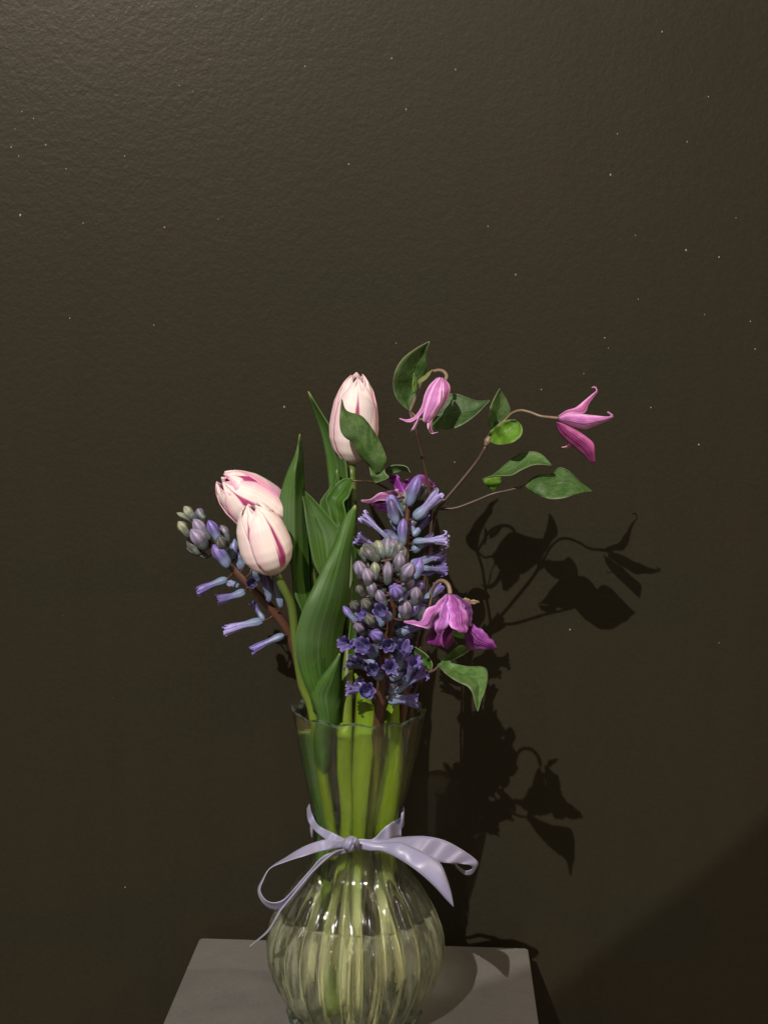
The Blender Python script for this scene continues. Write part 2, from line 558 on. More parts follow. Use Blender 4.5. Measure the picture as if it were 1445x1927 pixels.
bm = bmesh.new()
bmesh.ops.create_cube(bm, size=1)
for v in bm.verts:
    q = BL + PX * ((v.co.x + .5) * PW) + PY * ((v.co.y - .5) * PD) + Vector((0, 0, (v.co.z - .5) * PH))
    v.co = q
bmesh.ops.bevel(bm, geom=[e for e in bm.edges if abs((e.verts[0].co - e.verts[1].co).z) > .1], offset=.004, segments=4, affect='EDGES', profile=.5)
bmesh.ops.bevel(bm, geom=[e for e in bm.edges if all(v.co.z > -.001 for v in e.verts)], offset=.0012, segments=2, affect='EDGES', profile=.5)
me = bpy.data.meshes.new('plinth')
bm.to_mesh(me)
bm.free()
me.materials.append(M_PLINTH)
plinth = bpy.data.objects.new('plinth', me)
COL.objects.link(plinth)
tag(plinth, 'charcoal grey square display plinth under the glass vase', 'plinth')

# ------------------------------------------------------------------ vase and water
vase = thing('vase', 'clear ribbed glass vase with scalloped rim, flared neck and round bulb', 'vase')


def zpx(v):
    return W(672, v, 0).z


PROFILE = [(1340, 123), (1365, 119), (1387, 114.5), (1408, 111), (1451, 102), (1474, 97), (1494, 91.5), (1513, 86.5), (1536, 82.5), (1572, 80), (1600, 82),
           (1628, 92), (1650, 106.5), (1672, 122.5), (1700, 139.5), (1735, 156.5), (1772, 163.5), (1800, 161), (1825, 154), (1850, 144), (1872, 133), (1892, 121), (1904, 112)]
prof = resample([(zpx(v), r * .000395 * (1 + .00012 * (v - 1340) * .3), 0) for v, r in PROFILE], 90)
prof = [(p.x, p.y) for p in prof]
NT_ = 288


def rib(th, z):
    k1 = max(0, min(1, (z - .10) / .10))              # lobed neck and rim
    k2 = max(0, min(1, (.165 - z) / .05)) * max(0, min(1, (z - .003) / .03))
    c = abs(math.cos(6 * th + .35))
    lob = (c ** .7 - .6) * .060 * k1 * k1
    cc = abs(math.cos(12 * th + .35))
    fin = (cc ** .8 - .62) * .105 * k2
    return 1 + lob + fin


def rim_z(th, z):
    k = max(0, min(1, (z - .215) / .024))
    return k * k * .0034 * (abs(math.cos(6 * th + .35)) - .6)


vs, uv, rows = [], [], 0
ztop = prof[0][0]


def ring(z, r, ribk=1.0, dz=0.0):
    global rows
    for j in range(NT_):
        th = 2 * math.pi * j / NT_
        k = 1 + (rib(th, z) - 1) * ribk
        vs.append(Vector((r * k * math.cos(th), r * k * math.sin(th), z + rim_z(th, z) + dz)))
        uv.append((j / NT_, z / .25))
    rows += 1


for z, r in reversed(prof):                             # outside, from the bottom up
    ring(z, r)
R0 = prof[0][1]
for a in range(1, 9):                                   # thick rounded lip
    t = a / 9 * math.pi
    ring(ztop, R0 + .0020 * math.sin(t) - .0014 * (1 - math.cos(t)), 1.0, .0020 * math.sin(t) + .0005)
n_out = rows
for z, r in prof:                                       # inside, down again
    wall_t = .0026 if z > .2 else .0021
    if z < .010:
        continue
    ring(z, max(.002, r - wall_t), .35)
zb = [p[0] for p in prof if p[0] >= .010][-1]
rb = [p[1] for p in prof if p[0] >= .010][-1]
for k in (.75, .45, .1):
    ring(zb - .002 * (1 - k), rb * k, 0)
faces = grid_faces(rows, NT_, True)
body = new_mesh('glass_body', vs, faces, M_GLASS, vase, uv)
for m_ in (M_GLASSIN, M_BULB, M_FOOT):
    body.data.materials.append(m_)
n_wall = len(prof)
n_bulb = sum(1 for q in prof if q[0] < zpx(1712))
for p in body.data.polygons:
    k = p.index // NT_
    p.material_index = 2 if k < n_bulb else (0 if k < n_wall - 1 else (3 if k < n_out else 1))

# solid scalloped foot with a ring of glass beads
vs, uv, rows = [], [], 0
fp = [(.0135, .040), (.0135, .0490), (.0110, .0510), (.0075, .0500), (.0045, .0475), (.0015, .0475), (.0004, .046), (.0004, .03), (.0004, .002)]
for z, r in [(p.x, p.y) for p in resample([(a, b, 0) for a, b in fp], 30)]:
    for j in range(NT_):
        th = 2 * math.pi * j / NT_
        k = 1 + (.05 * (abs(math.cos(9 * th)) ** .6 - .6) + .012 * math.sin(41 * th + z * 900)) * min(1, r / .04) * (1 if r > .035 else 0)
        vs.append(Vector((r * k * math.cos(th), r * k * math.sin(th), z)))
        uv.append((j / NT_, z))
    rows += 1
new_mesh('foot', vs, grid_faces(rows, NT_, True), M_FOOT, vase, uv)

WZ = zpx(1712)
vs, uv, rows = [], [], 0
inn = [(z, r - .0026) for z, r in prof if .0115 < z < WZ]
inn = [(WZ, .001), (WZ, inn[0][1] * .5), (WZ, inn[0][1] * .95), (WZ + .0014, inn[0][1] * .995)] + inn + [(.0112, inn[-1][1] * .9), (.0108, inn[-1][1] * .4), (.0108, .001)]
for z, r in inn:
    for j in range(NT_):
        th = 2 * math.pi * j / NT_
        k = 1 + (rib(th, z) - 1) * .3
        vs.append(Vector((r * k * math.cos(th), r * k * math.sin(th), z)))
        uv.append((j / NT_, z))
    rows += 1
water = new_mesh('water', vs, grid_faces(rows, NT_, True), M_WATER, None, uv)
water.data.materials.append(M_MENISCUS)
for p in water.data.polygons:
    if p.index // NT_ in (2, 3):
        p.material_index = 1
tag(water, 'clear still water filling the bulb of the glass vase', 'water', kind='stuff')


# ------------------------------------------------------------------ stems inside the vase
def in_vase(neck_u, neck_y, bot_u, bot_y, bot_v=1885):
    """Points of a stem from just under the rim through the neck to the bottom of the vase."""
    return [W(neck_u, 1560, neck_y), W(neck_u * .5 + bot_u * .5, 1730, neck_y * .5 + bot_y * .5), W(bot_u, bot_v, bot_y)]


def leaf(L, R, parent, dL, dR=None, **kw):
    return patch('leaf', L, R, M_TLEAF, parent, dL, dR, **kw)


# ------------------------------------------------------------------ tulips
def tulip_bud(parent, base, tip, width, turn, stripes, squash=1.0, open_=0.0):
    ax = tip - base
    H = ax.length
    zax = ax.normalized()
    view = (CAM - base).normalized()
    xax = (view - zax * view.dot(zax)).normalized()     # angle 0 faces the camera
    yax = zax.cross(xax)
    Rm = width / 2
    fr = [(0, .20), (.06, .50), (.16, .80), (.30, .97), (.42, 1.0), (.56, .96), (.72, .89), (.86, .72), (.95, .50), (1.0, .27)]

    def prof_r(t):
        for (a, ra), (b, rb2) in zip(fr, fr[1:]):
            if t <= b:
                f = (t - a) / (b - a)
                return ra + (rb2 - ra) * f
        return fr[-1][1]

    for k in range(6):
        outer = k < 3
        ang0 = turn + (k * 120 if outer else 60 + (k - 3) * 120)
        ang0 = math.radians(ang0 + random.uniform(-5, 5))
        hl = random.uniform(.965, 1.0) if outer else random.uniform(.97, 1.015)
        rs = 1.0 if outer else .92
        lean = random.uniform(-.05, .08)
        N, M = 34, 17
        vs, uv = [], []
        ph = random.uniform(0, 6)
        for i in range(N):
            t = i / (N - 1)
            wa = math.radians(63 if outer else 66) * min(1, .62 + 1.2 * t) * (max(0.0, 1 - ((t - .50) / .5) ** 2.6 if t > .50 else 1.0) ** .62 * .97 + .03)
            tipr = prof_r(t)
            for j in range(M):
                s = 2 * j / (M - 1) - 1
                a = ang0 + s * wa * (1 + .25 * (1 - min(1, t * 3)))
                rr = Rm * rs * (tipr + open_ * t * t * .18)
                rr *= 1 + (.055 if outer else .03) * (1 - s * s) * math.sin(min(1, t * 1.15) * math.pi)   # keeled middle
                rr *= 1 + .035 * (1 if outer else -.2) * (abs(s) ** 3) * t
                rr *= 1 + lean * t * t * .6
                zz = H * hl * t
                if t > .86:
                    zz += H * .03 * math.sin(7 * s + ph) * (t - .86) / .14
                    rr *= 1 + .10 * math.sin(9 * s + ph * 2) * (t - .86) / .14
                vs.append(base + zax * zz + (xax * math.cos(a) + yax * math.sin(a)) * rr * (1 if squash == 1 else squash))
                uv.append((j / (M - 1), t))
        o = new_mesh('petal', vs, grid_faces(N, M), M_TPET, parent, uv, thick=.0006)
        o.color = stripes[k]
    return


TG = 'tulips in the vase'
# upper tulip
t1 = thing('tulip', 'upright pale pink tulip standing highest, half covered by a twisted clematis leaf', 'tulip', TG)
b1, p1 = W(662, 872, .02), W(672, 709, .012)
tulip_bud(t1, b1, p1, .0352, 8, [(.16, .35, .42, 1), (.08, .6, .25, 1), (.05, .5, .1, 1), (.06, .5, .1, 1), (.10, .6, .1, 1), (.05, .4, .1, 1)])
tube('stem', [W(662, 876, .02), W(664, 960, .018), W(660, 1080, .010), W(655, 1220, -.008), W(651, 1345, -.018)] + in_vase(652, -.018, 640, -.02, 1888),
     [.0028, .0033, .004, .0046, .0048, .0042, .0042, .0042], M_TSTEM, t1, 14, 60)
leaf(cA(853, 186, 880, 290, 930, 430, 960, 560, 972, 660, 985, 800) + cP(618, 960, 600, 1060, 592, 1200, 602, 1360),
     cA(856, 186, 925, 300, 995, 410, 1055, 540, 1088, 620, 1098, 740) + cP(656, 960, 650, 1060, 640, 1200, 634, 1360), t1,
     [.035, .03, .022, .012, 0, -.004], [.02, .012, .008, .004, -.002, -.004], bulge=.004)
leaf(cE(420, 88, 412, 120, 372, 210, 300, 322, 318, 420, 350, 520) + cP(610, 1080, 608, 1200), cE(424, 90, 420, 160, 402, 230, 415, 330, 440, 430, 470, 560) + cP(652, 1080, 640, 1200), t1,
     [.012, .008, .004, .0, -.004], [.006, .006, .004, .0, -.004], fold=.004)
leaf(cE(528, 145, 475, 150, 420, 185, 345, 290, 360, 340, 380, 420, 420, 500), cE(528, 148, 530, 185, 505, 275, 470, 312, 478, 360, 486, 410, 470, 520), t1,
     [.002, .004, -.004, -.006, -.006], [-.004, -.012, -.012, -.010, -.008], bulge=.006, wav=.0015)

# front tulip
t2 = thing('tulip', 'cream tulip with two dark pink flames, leaning left in front of the other tulip', 'tulip', TG)
b2, p2 = W(519, 1079, -.040), W(474, 950, -.050)
tulip_bud(t2, b2, p2, .0357, 24, [(.115, .25, .06, 1), (.050, .3, .12, 1), (.03, .2, .2, 1), (.062, .2, .2, 1), (.05, .3, .1, 1), (.20, .3, .14, 1)])
tube('stem', [W(519, 1076, -.040), W(530, 1100, -.038), W(549, 1140, -.034), W(557, 1210, -.030), W(570, 1290, -.028), W(590, 1345, -.027)] + in_vase(626, -.016, 672, .004, 1890),
     [.0030, .0033, .0036, .004, .0041, .0041, .0040, .0041, .0042], M_TSTEM, t2, 14, 60)
leaf(cE(548, 333, 480, 412, 445, 492, 408, 595, 330, 762, 258, 905, 190, 1055, 150, 1180, 134, 1290, 148, 1430, 190, 1560, 228, 1650, 262, 1780),
     cE(556, 340, 548, 480, 522, 660, 512, 850, 505, 990, 490, 1090, 470, 1160, 455, 1260, 445, 1360, 440, 1480, 430, 1600, 420, 1700, 410, 1790), t2,
     [-.03, -.036, -.046, -.052, -.050, -.042, -.033], [-.03, -.032, -.030, -.024, -.020, -.020, -.020], bulge=[-.002, -.006, -.010, -.010, -.006], N=40, M=13)
leaf(cE(441, 1366, 350, 1482, 290, 1560, 234, 1642, 262, 1740, 290, 1840) + cP(592, 1380, 597, 1430, 612, 1462),
     cE(446, 1372, 450, 1450, 456, 1550, 452, 1680, 446, 1780, 440, 1850) + cP(626, 1385, 624, 1430, 614, 1465), t2,
     [-.042, -.042, -.038, -.033, -.028, -.024], [-.042, -.034, -.028, -.026, -.024, -.022], bulge=-.006, N=30)

# back left tulip
t3 = thing('tulip', 'pink tulip with bold magenta streaks, lying furthest left behind the cream tulip', 'tulip', TG)
b3, p3 = W(541, 996, -.002), W(418, 902, -.020)
tulip_bud(t3, b3, p3, .0395, -12, [(.30, .6, .02, 1), (.50, 1.0, .02, 1), (.12, .7, .1, 1), (.9, 1.0, .02, 1), (.20, 1.0, .02, 1), (.1, .8, .1, 1)])
tube('stem', [W(538, 994, -.002), W(566, 1024, .0), W(588, 1090, .0), W(600, 1200, -.004), W(608, 1345, -.010)] + in_vase(612, -.012, 622, -.03, 1896),
     [.003, .0034, .004, .0043, .0043, .0042, .0042, .0042], M_TSTEMG, t3, 14, 60)
leaf(cP(572, 1372, 586, 1470, 597, 1560, 590, 1640), cP(606, 1372, 620, 1470, 628, 1560, 622, 1660), t3, [-.004, -.004, -.010, -.014], [-.012, -.012, -.016, -.02], bulge=-.005, N=24)
leaf(cA(802, 448, 775, 570, 722, 690, 680, 830, 667, 930, 680, 1010, 715, 1110, 740, 1230) + cP(552, 1100, 556, 1200, 575, 1300, 590, 1370),
     cA(806, 450, 822, 580, 829, 720, 838, 900, 860, 1060, 872, 1250, 876, 1400) + cP(590, 1160, 596, 1230, 602, 1300, 608, 1370), t3,
     [-.012, -.020, -.022, -.016, -.012, -.014, -.02], [-.006, -.004, -.004, -.006, -.008, -.012, -.02],
     mid=cA(803, 449, 790, 570, 768, 700, 763, 850, 762, 1000, 765, 1150, 768, 1300, 776, 1440) + cP(570, 1160, 575, 1230, 588, 1300, 600, 1370), fold=-.011, N=40, M=13)
leaf(cA(800, 776, 824, 860, 838, 970, 850, 1050, 865, 1140, 890, 1250, 930, 1340) + cP(612, 1160, 612, 1300), cA(806, 778, 870, 835, 925, 893, 1000, 975, 1046, 1032, 1060, 1150, 1050, 1270) + cP(645, 1160, 640, 1300), t3,
     [-.008, -.014, -.016, -.012, -.008, -.01], [-.004, -.006, -.010, -.012, -.012, -.012], bulge=.006, N=34, M=11)
leaf(cE(520, 600, 528, 700, 535, 850, 530, 980, 520, 1120, 500, 1300) + cP(655, 1260), cE(532, 600, 548, 700, 562, 860, 572, 970, 580, 1080, 560, 1220) + cP(668, 1260), t3, [-.01, -.02], [-.006, -.012], bulge=.002)
leaf(cE(535, 560, 532, 640, 545, 760, 552, 900), cE(540, 555, 580, 600, 592, 690, 580, 820), t3, [.002, -.004], [.006, .0], bulge=.002)

# ------------------------------------------------------------------ hyacinths
def lathe_geo(prof_, seg, groove, lobes=None):
    vs, uv = [], []
    for i, (z, r) in enumerate(prof_):
        t = i / (len(prof_) - 1)
        for j in range(seg):
            a = 2 * math.pi * j / seg
            k = 1 + groove(t) * math.cos(6 * a)
            vs.append(Vector((r * k * math.cos(a), r * k * math.sin(a), z)))
            uv.append((j / seg, min(1, z)))
    return vs, grid_faces(len(prof_), seg, True), uv


def floret_mesh(kind):
    if kind == 'bud':
        p = [(0, .10), (.03, .22), (.10, .32), (.22, .40), (.38, .43), (.50, .48), (.62, .50), (.74, .45), (.85, .33), (.94, .17), (1.0, .02)]
        p = [(q.x, q.y) for q in resample([(a, b, 0) for a, b in p], 20)]
        vs, fs, uv = lathe_geo(p, 24, lambda t: -.02 - .15 * t * t)
        # slight bend
        vs = [Vector((v.x + .10 * math.sin(v.z * 3.1), v.y, v.z)) for v in vs]
    else:
        half = kind == 'tube'
        if half:
            p = [(0, .12), (.03, .28), (.12, .42), (.24, .43), (.36, .36), (.48, .34), (.58, .37), (.66, .40)]
            lp_ = [(.39, .62), (.44, .74), (.46, .84), (.47, .92), (.54, .99), (.64, 1.0)]
        else:
            p = [(0, .10), (.04, .24), (.12, .36), (.24, .36), (.36, .29), (.50, .28), (.60, .32), (.66, .35)]
            lp_ = [(.34, .62), (.40, .76), (.50, .88), (.66, .97), (.84, .98), (.95, .90)]
        p = [(q.x, q.y) for q in resample([(a, b, 0) for a, b in p], 14)]
        parts = [lathe_geo(p, 24, lambda t: -.05 * t)]
        rnd = random.Random(5 if half else 3)
        for k in range(6):
            a0 = math.pi / 3 * k + rnd.uniform(-.06, .06)
            n, m = 10, 5
            jz, jr = rnd.uniform(-.05, .05), rnd.uniform(.92, 1.10)
            path = resample([(a * (1 + (jr - 1) * i / 5), b + jz * i / 5, 0) for i, (a, b) in enumerate(lp_)], n)
            v2, u2 = [], []
            for i in range(n):
                t = i / (n - 1)
                hw = ((.215 if half else .20) + (.03 if half else .10) * math.sin(t * 2.6)) * (1 - max(0, t - .5) / .5) ** .6 + .012
                for q in range(m):
                    sx = 2 * q / (m - 1) - 1
                    r, z = path[i].x - .05 * sx * sx * (1 if half else -.6) * (1 - t), path[i].y + (.0 if half else .06 * sx * sx)
                    rr = (1.0 if k % 2 else .94)
                    v2.append(Vector(((math.cos(a0) * r - math.sin(a0) * hw * sx) * rr, (math.sin(a0) * r + math.cos(a0) * hw * sx) * rr, z)))
                    u2.append((k / 6 + sx * .083, .5 + .5 * t))
            parts.append((v2, grid_faces(n, m), u2))
        parts.append(lathe_geo([(.66, .33), (.5, .20), (.42, .02)], 12, lambda t: 0))
        vs, fs, uv = join_geo(parts)
        if half:
            vs = [Vector((v.x + .10 * math.sin(v.z * 3.1), v.y, v.z)) for v in vs]
    me = bpy.data.meshes.new('floret')
    me.from_pydata([tuple(v) for v in vs], [], fs)
    l = me.uv_layers.new(name='UVMap')
    for lp in me.loops:
        l.data[lp.index].uv = uv[lp.vertex_index]
    me.polygons.foreach_set('use_smooth', [True] * len(me.polygons))
    me.update()
    return me


FM = {}
for k_ in ('bud', 'tube', 'open'):
    for mname, mm in (('g', M_BUDG), ('p', M_BUDP)):
        q = floret_mesh(k_)
        q.materials.append(mm)
        FM[k_ + mname] = q

TIP = {'g': (.255, .268, .165), 'gp': (.195, .160, .245), 'gg': (.088, .090, .072), 'p': (.165, .115, .385), 'd': (.060, .040, .130), 'l': (.36, .30, .62), 'v': (.125, .088, .300), 'b': (.20, .22, .36)}


def hyacinth(label, stem_px, stem_y, stem_r, rows_, scale, conv, y_front, extra, fill=(0, 0, 1)):
    """rows_: (bx, by, tx, ty, width, kind, tint, side) traced in a crop; side +1 leans away from the camera."""
    h = thing('hyacinth', label, 'hyacinth', 'hyacinths in the vase')
    axis = resample(px3(stem_px, stem_y) + extra, 80)
    parts = [tube_geo(px3(stem_px, stem_y) + extra, stem_r, 14, 70)]
    for (bx, by, tx, ty, w, kind, tint, side) in rows_:
        g = w * .10
        (bu, bv), (tu, tv) = conv(bx, by, tx + random.uniform(-g, g), ty + random.uniform(-g, g))
        near = min(axis, key=lambda q: (q - W(bu, bv, q.y)).length)
        wid = w / scale / FPX * random.uniform(.84, 1.08)
        lat = (near - W(bu, bv, near.y)).length
        # florets stand out from the stem all round; those seen beside it come less far forward
        fwd = max(.004, math.sqrt(max(0, y_front ** 2 - min(lat, y_front) ** 2)))
        yb = near.y - fwd * .55 * (1 if side <= 0 else -1)
        B = W(bu, bv, yb)
        flat = (W(tu, tv, yb) - B).length
        nom = wid * (1.75 if kind == 'bud' else 2.35)
        extra_y = math.sqrt(max(0, nom ** 2 - flat ** 2)) if nom > flat else .15 * flat
        T = W(tu, tv, yb - extra_y * (1 if side <= 0 else -1))
        d = T - B
        mk = 'g' if tint in ('g', 'gp', 'gg') else 'p'
        o = bpy.data.objects.new('floret', FM[kind + mk])
        COL.objects.link(o)
        o.parent = h
        q = d.to_track_quat('Z', 'Y') @ Quaternion((0, 0, 1), random.uniform(0, 6.28))
        o.rotation_mode = 'QUATERNION'
        o.rotation_quaternion = q
        o.location = B
        sw = wid if kind != 'open' else wid * .62
        if kind == 'open':
            sw = wid * .72
        o.scale = (sw, sw, d.length)
        c = TIP[tint]
        j = random.uniform(.86, 1.16)
        o.color = (c[0] * j, c[1] * j, c[2] * j * random.uniform(.95, 1.05), 1)
        q2 = near + (B - near) * .5 + Vector((0, 0, -.001))
        parts.append(tube_geo([near, q2, B + d * .03], [.0010, .0006, .0008], 6, 6))
    nf, z0, z1 = fill                                  # the florets behind and beside the traced ones
    rd = random.Random(int(nf * 7 + scale))
    for i in range(nf):
        f = (i + rd.random()) / nf
        k = min(range(79), key=lambda q: abs(axis[q].z - (z0 + (z1 - z0) * f)))
        near, tang = axis[k], (axis[k] - axis[k + 1]).normalized()
        a = i * 2.4 + rd.uniform(-.3, .3)
        out = Vector((math.cos(a), math.sin(a), 0))
        if out.y < -.35:
            out.y *= -1
        out = (out - tang * out.dot(tang)).normalized()
        up = .15 + .75 * f
        d = (out * (1 - .45 * f) + tang * up + Vector((0, 0, -.15 * (1 - f)))).normalized()
        kind, tint = ('bud', rd.choice(['g', 'gp', 'gg'])) if f > .62 else (rd.choice(['bud', 'tube']), rd.choice(['p', 'd', 'v'])) if f > .35 else (rd.choice(['tube', 'open']), rd.choice(['v', 'v', 'd', 'p']))
        wid = rd.uniform(.0078, .0098)
        B = near + out * .005
        o = bpy.data.objects.new('floret', FM[kind + ('g' if tint in ('g', 'gp', 'gg') else 'p')])
        COL.objects.link(o)
        o.parent = h
        o.rotation_mode = 'QUATERNION'
        o.rotation_quaternion = d.to_track_quat('Z', 'Y') @ Quaternion((0, 0, 1), rd.uniform(0, 6.28))
        o.location = B
        sw = wid * (.72 if kind == 'open' else 1)
        o.scale = (sw, sw, wid * (1.7 if kind == 'bud' else 2.2))
        c, j = TIP[tint], rd.uniform(.8, 1.1)
        o.color = (c[0] * j, c[1] * j, c[2] * j, 1)
        parts.append(tube_geo([near, near + out * .003, B + d * .001], [.0010, .0006, .0008], 6, 6))
    V_, F_, U_ = join_geo(parts)
    new_mesh('stem', V_, F_, M_HSTEM, h, U_)
    return h


HL = [(180, 272, 62, 200, 58, 'bud', 'g', 1), (232, 262, 128, 148, 92, 'bud', 'g', 1), (300, 262, 240, 168, 92, 'bud', 'gp', 1),
      (170, 410, 78, 280, 100, 'bud', 'g', -1), (345, 430, 212, 258, 130, 'bud', 'gp', -1), (312, 515, 178, 338, 140, 'bud', 'gp', -1),
      (420, 450, 318, 258, 112, 'bud', 'p', -1), (505, 450, 440, 315, 95, 'bud', 'gp', 1), (325, 585, 148, 508, 84, 'bud', 'gg', 1),
      (500, 665, 362, 484, 150, 'bud', 'p', -1), (490, 530, 408, 395, 120, 'bud', 'gg', -1), (610, 690, 585, 520, 115, 'bud', 'd', 1),
      (545, 600, 552, 430, 90, 'bud', 'b', 1), (490, 765, 222, 872, 96, 'tube', 'p', -1), (590, 825, 478, 800, 85, 'bud', 'b', 1),
      (640, 872, 395, 935, 92, 'tube', 'v', -1), (690, 815, 700, 812, 105, 'tube', 'd', -1), (845, 960, 800, 715, 95, 'bud', 'd', -1),
      (945, 1010, 890, 730, 105, 'bud', 'b', -1), (705, 680, 790, 760, 120, 'bud', 'b', 1), (800, 1120, 688, 958, 66, 'tube', 'v', 1),
      (790, 1122, 462, 1202, 92, 'tube', 'l', -1), (972, 1240, 688, 1380, 96, 'tube', 'v', -1), (640, 640, 690, 560, 90, 'bud', 'p', 1), (250, 560, 160, 420, 90, 'bud', 'gg', 1)]
hyacinth('sparse violet hyacinth leaning far left below the tulips', cB(230, 330, 340, 460, 450, 580, 530, 670, 640, 790, 790, 940, 940, 1110, 1030, 1260) + cP(566, 1262, 588, 1335),
         [-.012, -.013, -.014, -.014, -.013, -.009, -.005, -.002, .002, .004], [.0018, .0026, .0036, .004, .0042, .0042, .0044, .0046, .0048], HL, 4.5156, cB, .014,
         in_vase(628, .018, 700, .02, 1870))

HF = [(285, 700, 268, 612, 98, 'bud', 'g', 1), (302, 755, 300, 688, 66, 'bud', 'g', 1), (352, 715, 366, 624, 88, 'bud', 'g', 1), (432, 712, 430, 628, 92, 'bud', 'g', 1),
      (528, 770, 562, 586, 112, 'bud', 'g', 1), (522, 790, 535, 640, 92, 'bud', 'gp', -1), (632, 850, 690, 682, 92, 'bud', 'p', 1), (565, 860, 618, 725, 108, 'bud', 'gp', -1),
      (242, 845, 212, 704, 105, 'bud', 'gp', -1), (300, 900, 262, 762, 96, 'bud', 'gp', -1), (350, 850, 345, 712, 90, 'bud', 'g', -1), (440, 890, 440, 700, 96, 'bud', 'gp', -1),
      (330, 985, 298, 840, 92, 'bud', 'gp', -1), (262, 975, 204, 884, 76, 'bud', 'gg', -1), (500, 985, 492, 900, 108, 'bud', 'p', -1), (428, 1050, 370, 926, 86, 'bud', 'gp', -1),
      (215, 1090, 165, 1010, 92, 'bud', 'gg', -1), (300, 1070, 258, 1000, 88, 'bud', 'gg', -1), (450, 1130, 385, 1062, 104, 'tube', 'p', -1), (200, 1160, 100, 1045, 66, 'bud', 'p', 1),
      (345, 1190, 285, 1105, 100, 'bud', 'gg', -1), (545, 990, 590, 890, 100, 'bud', 'l', 1), (650, 1035, 705, 858, 104, 'bud', 'p', 1), (640, 1040, 650, 905, 92, 'bud', 'gp', -1),
      (590, 1150, 575, 1005, 104, 'bud', 'gp', -1), (660, 1150, 690, 1050, 104, 'bud', 'p', 1), (560, 1250, 645, 1180, 100, 'bud', 'b', 1), (265, 1260, 200, 1170, 100, 'bud', 'gp', -1),
      (400, 1315, 325, 1240, 108, 'bud', 'p', -1), (210, 1310, 100, 1325, 112, 'open', 'p', -1), (340, 1400, 250, 1345, 128, 'tube', 'v', -1), (460, 1352, 452, 1335, 104, 'tube', 'p', -1),
      (385, 1580, 325, 1520, 108, 'tube', 'v', -1), (462, 1530, 470, 1505, 126, 'open', 'p', -1), (300, 1700, 280, 1680, 112, 'tube', 'v', -1), (500, 1520, 575, 1350, 104, 'tube', 'v', -1),
      (560, 1640, 650, 1460, 108, 'open', 'v', -1), (495, 1700, 720, 1545, 104, 'open', 'p', -1), (520, 1230, 560, 1130, 90, 'bud', 'b', 1), (300, 1170, 240, 1120, 95, 'bud', 'gg', 1),
      (500, 1440, 545, 1330, 96, 'bud', 'p', 1), (540, 1590, 600, 1540, 90, 'tube', 'd', 1), (440, 1010, 430, 900, 80, 'bud', 'gg', 1), (380, 800, 400, 700, 80, 'bud', 'g', 1),
      (470, 830, 480, 720, 80, 'bud', 'gp', 1), (230, 1200, 150, 1130, 80, 'bud', 'gg', 1)]
hyacinth('thick violet hyacinth in front, green buds on top and open florets over the rim', cD(430, 700, 470, 900, 480, 1050, 455, 1200, 425, 1380, 402, 1560, 388, 1760, 372, 1927) + cP(708, 1400),
         [-.092, -.090, -.086, -.079, -.070, -.061, -.051, -.041, -.028], [.0018, .003, .0038, .0042, .0044, .0046, .005, .005, .005], HF, 4.0147, cD, .020,
         in_vase(690, -.008, 655, .01, 1885), (52, .262, .392))

HB = [(600, 290, 672, 62, 104, 'bud', 'p', -1), (640, 385, 822, 198, 104, 'tube', 'l', -1), (660, 250, 720, 140, 96, 'bud', 'gp', 1), (510, 430, 465, 232, 108, 'bud', 'd', -1),
      (545, 385, 425, 160, 112, 'bud', 'p', 1), (555, 590, 560, 392, 104, 'bud', 'p', -1), (620, 520, 768, 362, 84, 'tube', 'p', 1), (640, 500, 606, 378, 50, 'bud', 'l', 1),
      (630, 560, 885, 545, 108, 'open', 'l', -1), (475, 560, 262, 378, 104, 'open', 'l', -1), (440, 640, 225, 540, 110, 'open', 'p', -1), (690, 720, 835, 660, 100, 'open', 'v', 1),
      (700, 760, 850, 780, 100, 'open', 'v', 1), (740, 1010, 825, 920, 96, 'tube', 'v', 1), (520, 470, 480, 380, 80, 'bud', 'b', 1), (620, 300, 560, 200, 80, 'bud', 'b', 1)]
hyacinth('loose lilac hyacinth rising behind the front one, topped by dark purple clematis petals', cD(600, 200, 590, 340, 575, 500, 570, 700, 560, 900, 555, 1150, 550, 1500, 548, 1800) + cP(752, 1380),
         [.004, .004, .003, .002, 0, -.002, -.002, 0, .002], [.0018, .003, .0036, .004, .0042, .0044, .0046, .0048, .005], HB, 4.0147, cD, .012,
         in_vase(716, .012, 742, .0, 1826), (17, .33, .405))


# ------------------------------------------------------------------ loose green blades beside the hyacinth stems (parts of the front and back hyacinths)
def blade(L, R, parent, dL, dR=None, **kw):
    return patch('blade', L, R, M_BLADE, parent, dL, dR, **kw)


